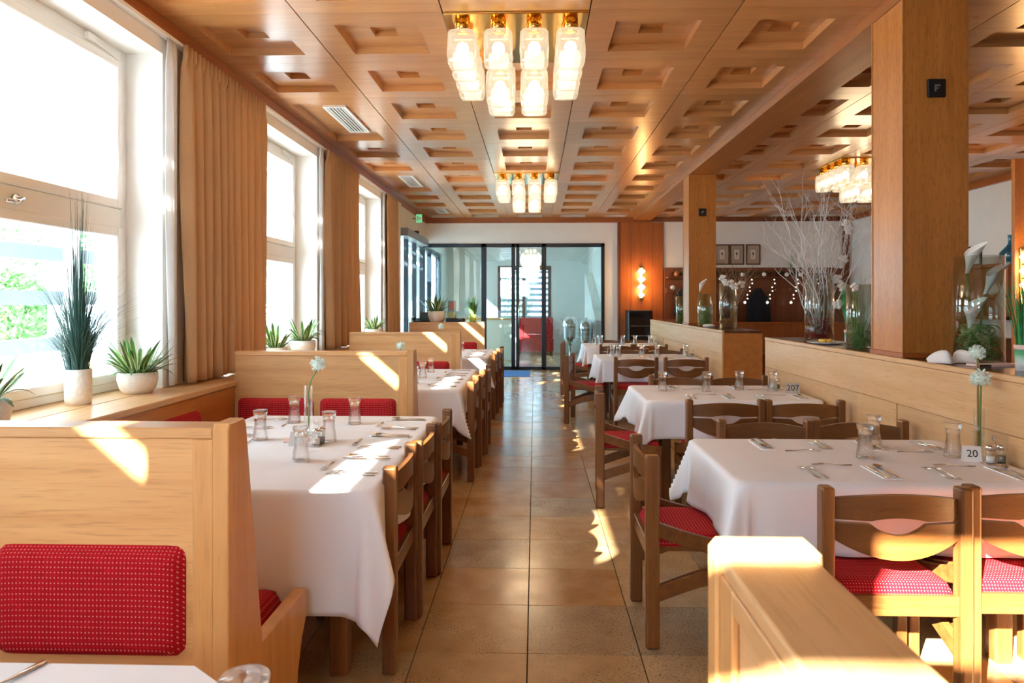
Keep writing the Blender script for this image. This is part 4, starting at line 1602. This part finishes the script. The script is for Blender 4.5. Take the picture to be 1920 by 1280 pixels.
h.obj('handle', M['chrome'], t, True)
t = thing('door_2', kind='structure')
b = B()
for y in (12.2, 13.05, 13.95, 14.86):
    b.box(-2.44, -2.36, y, y + .08, 0, 2.62, .004)
b.box(-2.44, -2.36, 12.2, 14.94, 2.60, 2.70, .004).box(-2.44, -2.36, 12.2, 14.94, 0, .07, .004)
b.obj('door_frame', M['frame'], t)
for y0, y1 in ((12.28, 13.05), (13.13, 13.95), (14.03, 14.86)):
    B().box(-2.405, -2.397, y0, y1, .07, 2.60).obj('pane', M['doorpane'], t)
B().box(-2.36, -2.22, 12.3, 14.7, 2.60, 2.74, .004).obj('door_operator', M['grey'], t)
B().lathe([(0, 0), (.05, 0), (.06, .05), (0, .06)], 14).obj('sensor', M['black'], t, True, loc=(-2.26, 13.4, 2.74))
t = thing('exit_sign', 'small lit green exit sign under the ceiling at the far left corner', 'sign', (-2.21, 13.4, 3.03))
B().box(-.05, .06, -.012, .012, -.08, .08, .003).obj('sign_panel', M['exitg'], t)
B().box(-.035, -.005, -.0135, -.012, -.045, .045).box(.01, .045, -.0135, -.012, -.02, .02).obj('pictogram', M['paper'], t)
B().box(-.12, -.05, -.008, .008, -.01, .01).obj('bracket', M['grey'], t)
t = thing('menu_display', 'framed red and orange menu notices behind the end glass', 'notice', (-1.78, YE + .10, 1.12))
B().box(-.09, .09, -.01, .01, -.18, .35, .003).obj('board', M['grey'], t)
B().box(-.07, .07, -.014, -.011, .15, .32).obj('red_notice', plain('notice_red', '#d4573f', .6), t)
B().box(-.07, .07, -.014, -.011, -.04, .11).obj('orange_notice', plain('notice_orange', '#d99a4a', .6), t)
B().box(-.07, .07, -.014, -.011, -.16, -.07).obj('white_notice', M['paper'], t)
B().box(-.02, .02, -.005, .015, -1.12, -.18).obj('post', M['grey'], t)
B().box(-.9, -.1, 13.6, 14.8, 0, .008, .002).obj('door_mat', M['blue'], None, label='blue door mat before the glass doors', cat='door mat')

# wine cooler
t = thing('wine_cooler', 'black wine cooler below the glowing sconce', 'cooler', (2.14, YE - .33, 0))
B().box(-.24, .24, -.25, .27, 0, 1.27, .006).obj('body', M['black'], t)
d = B().box(-.235, .235, -.28, -.252, .06, 1.25, .004).obj('door', plain('cooler_glass', '#0a0d12', .08), t)
B().box(-.20, .20, -.283, -.279, .75, .76).box(-.20, .20, -.283, -.279, .95, .96).obj('shelf_line', M['grey'], d)
B().box(.19, .21, -.30, -.279, .5, .9, .003).obj('handle', M['grey'], d)

# coat rack wall
t = thing('coat_rack', 'long dark coat rack with hat shelf on the side room wall', 'coat rack', (4.6, YE - .04, 0))
B().box(-1.85, 1.80, -.26, 0, 1.93, 1.96, .003).obj('shelf', M['wains'], t)
B().box(-1.85, 1.80, -.03, 0, 1.62, 1.74, .003).obj('hook_board', M['wains'], t)
hk = B().tube([(0, 0, 0), (0, -.06, -.01), (0, -.07, .03)], .006, 6).mesh('hook', M['chrome'], True)
for k in range(12):
    link('hook', hk, t, (-1.7 + k * .3, -.03, 1.68))
b = B()
rnd = random.Random(2)
for k in range(900):
    x = rnd.uniform(-1.75, 1.3)
    q = Vector((rnd.uniform(-1, 1), rnd.uniform(-1, 1), rnd.uniform(-.3, 1))).normalized() * .06
    p = Vector((4.6 + x, YE - .17 + rnd.uniform(-.05, .05), 1.99 + rnd.uniform(0, .05)))
    v = [b.bm.verts.new(p), b.bm.verts.new(p + q + Vector((.012, 0, 0))), b.bm.verts.new(p + q * 1.05)]
    b.bm.faces.new(v)
b.obj('garland', plain('garland_green', '#2c3a1f', .9), None, label='dark green garland lying on the coat rack shelf', cat='garland', kind='stuff')
for k, x in enumerate((4.28, 4.72, 5.18, 5.45)):
    B().ball((0, 0, .045), .045, 2).obj('bauble', M['petal'], None, True, loc=(x, YE - .28, 1.96), label='white bauble, number %s from the left on the coat rack shelf' % ['one', 'two', 'three', 'four'][k], cat='bauble', group='white baubles on the coat rack')
B().ball((0, 0, .06), .06, 2).obj('wooden_ball', M['worange'], None, True, loc=(2.95, YE - .2, 1.96), label='orange ball at the left end of the coat rack shelf', cat='bauble')
for k, x in enumerate((4.28, 4.74, 5.22, 5.62)):
    t = thing('light_string', ['light string just left of the dark hanging coat', 'light string right of the dark hanging coat', 'third light string along the coat rack', 'fourth light string by the branch vase'][k], 'light string', (x + .17, YE - .26, 1.93))
    B().tube([(.02, 0, 0), (-.04, 0, -.2), (-.12, 0, -.5)], .003, 4).obj('wire', M['grey'], t)
    for q in range(7):
        B().ball((.02 - .14 * (q / 6) ** 1.1 + (.03 if q % 2 else 0), -.01, -.03 - .47 * q / 6), .015 if q < 6 else .028, 1).obj('lamp', M['fairy'], t)
def coat(x, w_, z0, label, col='coat_navy'):
    b = B()
    rnd = random.Random(int(x * 100))
    def f(u, v):
        a = u * 2 * PI
        z = 1.72 - (1.72 - z0) * v
        ww = w_ * (.25 + .75 * min(1, v * 3.2) + .15 * v)
        return (ww * math.cos(a) * (1 + .08 * math.sin(5 * a + 3 * v)), .09 * math.sin(a) * (1 + .2 * math.sin(4 * a)) - .15, z)
    b.grid(f, 30, 14)
    o = b.obj('hanging_coat', M[col], None, True, loc=(x, YE - .04, 0), label=label, cat='coat')
    return o
coat(4.62, .22, .95, 'dark coat hanging in the middle of the coat rack')
coat(4.02, .14, .9, 'dark coat partly behind the farther branch vase')
coat(3.05, .15, 1.15, 'navy jacket hanging left of the farther pillar')
# wall bench back
t = thing('wall_bench', 'long wooden bench below the coat rack', 'bench', (4.8, YE - .45, 0))
B().box(-1.5, 1.55, -.03, .03, 0, 1.0, .004).obj('back_board', M['panel'], t)
B().box(-1.5, 1.55, -.05, .05, 1.0, 1.03, .004).obj('top_rail', M['panel'], t)
B().box(-1.5, 1.55, -.45, -.03, .38, .42, .004).obj('seat_board', M['panel'], t)
# pictures
for k, x in enumerate((3.93, 4.235, 4.575)):
    t = thing('framed_picture', ['left', 'middle', 'right'][k] + 'most of the three small framed prints above the coat rack' if k != 1 else 'middle one of the three small framed prints above the coat rack', 'picture', (x, YE - .002, 2.435), group='three framed prints')
    b = B()
    b.box(-.15, .15, -.025, 0, .19, .215, .003).box(-.15, .15, -.025, 0, -.215, -.19, .003).box(-.15, -.125, -.025, 0, -.19, .19, .003).box(.125, .15, -.025, 0, -.19, .19, .003)
    b.obj('frame', plain('picture_frame', '#5d4630', .3, .3), t)
    B().box(-.125, .125, -.012, -.002, -.19, .19).obj('mount', plain('picture_mount', '#b09c86', .8), t)
    B().box(-.05, .05, -.014, -.011, -.10, .10).obj('print', plain('picture_paper', '#ddd0bf', .8), t)
    b = B()
    for q in range(5):
        b.ball((.012 * math.cos(q * 1.3), -.0145, .02 + .02 * math.sin(q * 1.3)), .012, 1, (1, .1, 1))
    b.box(-.003, .003, -.0152, -.0138, -.06, .01)
    b.obj('drawn_flower', M['black'], t)
t = thing('hanging_vase', 'small clear bottle with a green sprig on the side room wall', 'vase', (5.32, YE - .12, 1.97))
B().lathe([(0, 0), (.035, 0), (.037, .15), (.018, .2), (.018, .26), (.014, .26), (.014, .2), (0, .19)], 14).obj('bottle', M['vase'], t, True)
b = B()
grass_blades(b, 26, .01, .25, .5, .25, 77, .008, .8)
for v in b.bm.verts:
    v.co.z += .15
b.obj('sprig', M['bush'], t, kind='stuff')

# right wall furniture
t = thing('wall_shelf', 'wooden wall shelf with shells on the right wall', 'shelf', (XR - .01, 11.4, 0))
B().box(-.28, 0, -1.75, 1.3, 1.93, 1.97, .003).obj('shelf_board', M['panel'], t)
B().box(-.28, 0, -1.75, 1.3, 1.50, 1.54, .003).obj('shelf_board', M['panel'], t)
B().box(-.28, 0, -1.75, 1.3, 1.20, 1.25, .003).obj('shelf_board', M['panel'], t)
B().box(-.03, 0, -1.75, 1.3, 1.25, 1.93).obj('back_board', M['panel'], t)
for y in (-1.75, -.25, 1.26):
    B().box(-.28, 0, y, y + .04, 1.2, 1.93, .003).obj('upright', M['panel'], t)
for k, (y, z, s) in enumerate(((9.86, 1.54, .1), (10.14, 1.54, .12))):
    b = B()
    b.ball((0, 0, s * .75), s, 2, (.5, 1.1, .75)).lathe([(s * .3, 0), (.02, s * 1.6), (0, s * 1.7)], 12)
    b.obj('shell', M['pot'], None, True, loc=(6.42, y, z), label=['pale shell nearer the sconce on the right wall shelf', 'pale shell farther from the sconce on the right wall shelf'][k], cat='shell', group='shells on the wall shelf')
B().lathe([(0, 0), (.09, 0), (.135, .06), (.13, .14), (.06, .22), (.03, .26), (.03, .36), (.04, .38), (.03, .38), (.022, .35), (.02, .26), (.05, .21), (.12, .13), (.12, .06), (0, .02)], 20).obj('blue_bottle', M['vaseblue'], None, True, loc=(6.42, 9.76, 1.97), label='round teal glass bottle on top of the right wall shelf', cat='bottle')
t = thing('framed_picture', 'small black frame on the right wall above the calla vase', 'picture', (XR - .002, 10.85, 2.08))
B().box(-.02, 0, -.2, .2, .16, .2).box(-.02, 0, -.2, .2, -.11, -.07).box(-.02, 0, -.2, -.16, -.07, .16).box(-.02, 0, .16, .2, -.07, .16).obj('frame', M['black'], t)
B().box(-.008, 0, -.16, .16, -.07, .16).obj('print', M['paper'], t)
t = thing('sideboard', 'dark wooden sideboard under the right wall shelf', 'sideboard', (XR - .30, 11.2, 0))
B().box(-.28, .28, -1.4, 1.3, 0, .92, .004).obj('body', M['dkwood'], t)
B().box(-.30, .29, -1.42, 1.32, .92, .95, .004).obj('counter_top', M['dkwood'], t)
for k in range(4):
    B().box(-.295, -.281, -1.38 + k * .67, -1.38 + k * .67 + .65, .08, .88, .004).obj('door', M['dkwood'], t)
for k in range(5):
    B().lathe([(0, 0), (.05, 0), (.08, .03), (.075, .03), (.045, .008), (0, .008)], 16).obj('small_bowl', M['plate'], None, True, loc=(6.2, 10.0 + .26 * k, .95), label='small pale bowl on the dark sideboard, %s from the camera' % ['nearest', 'second', 'third', 'fourth', 'farthest'][k], cat='bowl', group='bowls on the sideboard')
# ------------------------------------------------------------------ vestibule behind the glass
V0, V1 = YE + .12, YE + 5.0
b = B()
b.box(-2.75, 2.4, V0, V1 + .2, 2.95, 3.1)
b.obj('ceiling_vestibule', M['white'], kind='structure')
B().box(1.5, 1.62, V0, V1, 0, 2.95).obj('wall_vestibule', M['white'], kind='structure')
B().prism([(V0 + .05, 0), (V0 + 3.4, 0), (V0 + 3.4, 2.2), (V0 + .05, 1.05)], 'x', 1.30, 1.495).obj('stair_parapet', M['white'], kind='structure')
M['vest'] = plain('vestibule_wall', '#dfe4e0', .7, noise=.03, nscale=2)
b = B()
b.box(-2.75, -1.05, V1 - .1, V1, 0, 2.95).box(.45, 1.5, V1 - .1, V1, 0, 2.95).box(-1.05, .45, V1 - .1, V1, 2.45, 2.95)
b.obj('wall_entrance', M['vest'], kind='structure')
b = B()
b.box(-2.75, -2.45, V0, V0 + .3, 0, 2.95).box(-2.75, -2.45, V0 + 3.4, V1, 0, 2.95).box(-2.75, -2.45, V0 + .3, V0 + 3.4, 2.7, 2.95)
b.obj('wall_vestibule_left', M['vest'], kind='structure')
t = thing('door_3', kind='structure')
b = B()
for x in (-1.05, -.36, .36):
    b.box(x, x + .09, V1 - .12, V1 + .01, 0, 2.45)
b.box(-1.05, .45, V1 - .12, V1 + .01, 2.33, 2.45).box(-1.05, .45, V1 - .12, V1 + .01, 0, .1)
b.obj('door_frame', M['frame'], t)
for x0, x1 in ((-.96, -.36), (-.27, .36)):
    B().box(x0, x1, V1 - .055, V1 - .045, .1, 2.33).obj('pane', M['doorpane'], t)
t = thing('window_6', kind='structure')
b = B().box(-2.6, -2.5, V0 + .3, V0 + .38, 0, 2.7).box(-2.6, -2.5, V0 + 3.32, V0 + 3.4, 0, 2.7).box(-2.6, -2.5, V0 + 1.8, V0 + 1.88, 0, 2.6).box(-2.6, -2.5, V0 + .38, V0 + 3.32, 2.6, 2.7)
b.obj('window_frame', M['frame'], t)
B().box(-2.56, -2.55, V0 + .38, V0 + 3.32, 0, 2.6).obj('pane', M['doorpane'], t)
t = thing('louvre_screen', 'white horizontal louvre screen outside the entrance doors', 'screen', (-.3, V1 + 1.3, -.25))
for k in range(14):
    B().box(-2.2, 2.2, -.02, .02, .5 + k * .17, .5 + k * .17 + .085).obj('louvre', M['outrail'], t)
for x in (-2.2, 0, 2.16):
    B().box(x, x + .06, .02, .08, 0, 2.9).obj('post', M['outrail'], t)
t = thing('reception_counter', 'cream counter seen through the left glass door', 'counter', (-1.2, V0 + 2.6, 0))
B().box(-.75, .75, -.3, .3, 0, 1.0, .005).obj('body', plain('cream_laminate', '#e6dcc8', .5), t)
B().box(-.78, .78, -.33, .33, 1.0, 1.04, .005).obj('counter_top', M['oak'], t)
t = thing('entrance_bench', 'red upholstered bench far behind the glass doors', 'bench', (-.0, V0 + 4.2, 0))
B().box(-.5, .5, -.25, .25, .1, .45, .02, 2).obj('seat', M['red'], t)
B().box(-.5, .5, .2, .3, .45, 1.0, .02, 2).obj('backrest', M['red'], t)
B().box(-.48, .48, -.2, .2, 0, .1).obj('plinth', M['dkwood'], t)
def urn(x, y, s, label):
    t = thing('silver_cooler', label, 'wine cooler', (x, y, 0))
    B().lathe([(0, 0), (.13, 0), (.12, .02), (.03, .05), (.025, .42), (.05, .46), (.10, .52), (.145, .62), (.155, .86), (.165, .88), (.15, .88), (.14, .63), (0, .5)], 24).obj('stand_and_bucket', M['chrome'], t, True, scale=(s, s, s))
    B().lathe([(.165, .88), (.15, .97), (.10, 1.04), (.03, 1.07), (.025, 1.10), (0, 1.11)], 24).obj('domed_lid', M['chrome'], t, True, scale=(s, s, s))
urn(.78, V0 + .55, 1.05, 'left silver cooler on a stand behind the right glass pane')
urn(1.12, V0 + .30, 1.0, 'right silver cooler on a stand behind the right glass pane')
t = thing('toilet_sign', 'grey toilet pictograms of woman, man and wheelchair on the white wall', 'sign', (1.497, V0 + .75, 1.58), R(-90))
for k in range(2):
    b = B().ball((-.17 + .17 * k, -.003, .10), .025, 1, (1, .12, 1))
    if k == 0:
        b.prism([(-.20, -.04), (-.14, -.04), (-.16, .07), (-.18, .07)], 'y', -.005, 0).box(-.185, -.155, -.005, 0, -.11, -.04)
    else:
        b.box(-.025, .025, -.005, 0, -.03, .07).box(-.02, -.003, -.005, 0, -.11, -.03).box(.003, .02, -.005, 0, -.11, -.03)
    b.obj('figure', M['grey'], t)
b = B().ball((.15, -.003, .10), .022, 1, (1, .12, 1)).box(.14, .16, -.005, 0, -.02, .07).box(.14, .21, -.005, 0, -.03, -.015).box(.20, .215, -.005, 0, -.10, -.015)
b.tube([(.165 + .055 * math.cos(a), -.003, -.055 + .055 * math.sin(a)) for a in [1.6 + .42 * k for k in range(13)]], .006, 5)
b.obj('wheelchair_figure', M['grey'], t)
B().box(-.22, .24, -.004, 0, -.15, -.14).obj('underline', M['grey'], t)

# ------------------------------------------------------------------ outdoors
B().box(-60, -2.76, -40, 70, -.45, -.25).box(-2.76, 40, V1 + .2, 70, -.45, -.25).box(-2.76, 40, -40, -1.52, -.45, -.25).obj('ground_outside', M['outgrey'], kind='structure')
t = thing('pergola', 'white slatted pergola and awning outside the window front', 'pergola', (0, 0, 0))
YP0, YP1 = -6.5, 14.5
gaps = [(-3.22, .035), (-3.49, .085), (-3.79, .10)]
edges = [-2.80]
slats = []
cur = -2.80
for g, w_ in gaps:
    slats.append((g + w_ / 2, cur))
    cur = g - w_ / 2
slats.append((-4.30, cur))
for a, c in slats:
    B().box(a, c, YP0, YP1, 3.34, 3.365).obj('roof_slat', M['outwhite'], t)
for k in range(12):
    B().box(-6.9, -2.8, YP0 + .9 + k * 1.7, YP0 + 1.0 + k * 1.7, 3.20, 3.34).obj('rafter', M['outwhite'], t)
B().prism([(-4.30, 3.345), (-4.30, 3.365), (-7.0, 3.20), (-7.0, 3.18)], 'y', YP0, YP1).obj('awning', M['awning'], t)
for k, z in enumerate((1.02, 1.42, 1.80)):
    B().box(-4.26, -4.16, YP0, YP1, z, z + .12).obj('rail', M['outrail'], t)
for k in range(7):
    B().box(-4.30, -4.12, YP0 + .6 + k * 3.0, YP0 + .78 + k * 3.0, -.25, 3.18).obj('post', M['outwhite'], t)

def bush(x, y, z, r, label, seed, sq=1.0):
    rnd = random.Random(seed)
    t = thing('garden_bush', label, 'bush', (x, y, -.25))
    b = B()
    for k in range(2600):
        d = Vector((rnd.gauss(0, 1), rnd.gauss(0, 1), rnd.gauss(0, 1))).normalized() * r * rnd.uniform(.75, 1.02)
        p = Vector((d.x, d.y, d.z * sq + z + .25))
        u = Vector((rnd.uniform(-1, 1), rnd.uniform(-1, 1), rnd.uniform(-1, 1))).normalized() * .07
        v_ = u.orthogonal().normalized() * .035
        vs = [b.bm.verts.new(p - u), b.bm.verts.new(p + v_), b.bm.verts.new(p + u), b.bm.verts.new(p - v_)]
        b.bm.faces.new(vs)
    b.obj('foliage', M['bush'], t, kind='stuff')
    B().tube([(0, 0, 0), (0, 0, max(.2, z + .25))], .06, 8).obj('trunk', M['twig'], t)
bush(-9.4, 12.2, 1.25, .75, 'round flowering bush outside the near window', 1)
bush(-12.5, 17.5, 2.6, 1.5, 'larger green tree crown farther out through the near window', 2)
bush(-7.0, 15.5, 1.3, .8, 'green bush outside the second window', 3)
bush(-8.2, 22, 1.6, 1.4, 'large bush far behind the third window', 4)
bush(-1.5, 27, 1.4, 1.5, 'green bush far outside beyond the entrance doors', 5)
t = thing('white_garage', 'pale building far outside the windows', 'building', (-19, 14, -.25))
B().box(-1, 1, -16, 22, 0, 3.2).obj('wall', M['outwhite'], t)
B().box(-1.2, 1.2, -16.2, 22.2, 3.2, 3.4).obj('roof', M['outgrey'], t)
def patio_chair(x, y, rz, label):
    t = thing('patio_chair', label, 'chair', (x, y, -.25), rz, 'pine chairs on the terrace')
    sl = B().box(-.22, .22, -.03, .03, 0, .02).mesh('seat_slat', M['outwood'])
    for k in range(6):
        link('seat_slat', sl, t, (0, -.2 + k * .08, .43))
    bs = B().box(-.025, .025, -.01, .01, 0, .42).mesh('back_slat', M['outwood'])
    for k in range(5):
        link('back_slat', bs, t, (-.16 + .08 * k, .24, .48))
    B().box(-.23, .23, .22, .26, .90, .96).obj('top_rail', M['outwood'], t)
    for sx in (-1, 1):
        B().box(sx * .21 - .025, sx * .21 + .025, -.22, -.17, 0, .43).obj('leg', M['outwood'], t)
        B().box(sx * .21 - .025, sx * .21 + .025, .21, .26, 0, .92).obj('leg', M['outwood'], t)
patio_chair(-5.6, 7.2, R(200), 'pine terrace chair at the left edge of the near window')
patio_chair(-5.2, 8.3, R(20), 'pine terrace chair beyond the white post outside')
patio_chair(-4.9, 9.2, R(-40), 'pine terrace chair nearest the tall grass pot outside')
t = thing('patio_table', 'pine terrace table outside the near window', 'table', (-5.9, 8.2, -.25))
for k in range(6):
    B().box(-.4, .4, -.4 + k * .135, -.4 + k * .135 + .125, .70, .735).obj('top_slat', M['outwood'], t)
for sx in (-1, 1):
    for sy in (-1, 1):
        B().box(sx * .34 - .03, sx * .34 + .03, sy * .34 - .03, sy * .34 + .03, 0, .70).obj('leg', M['outwood'], t)
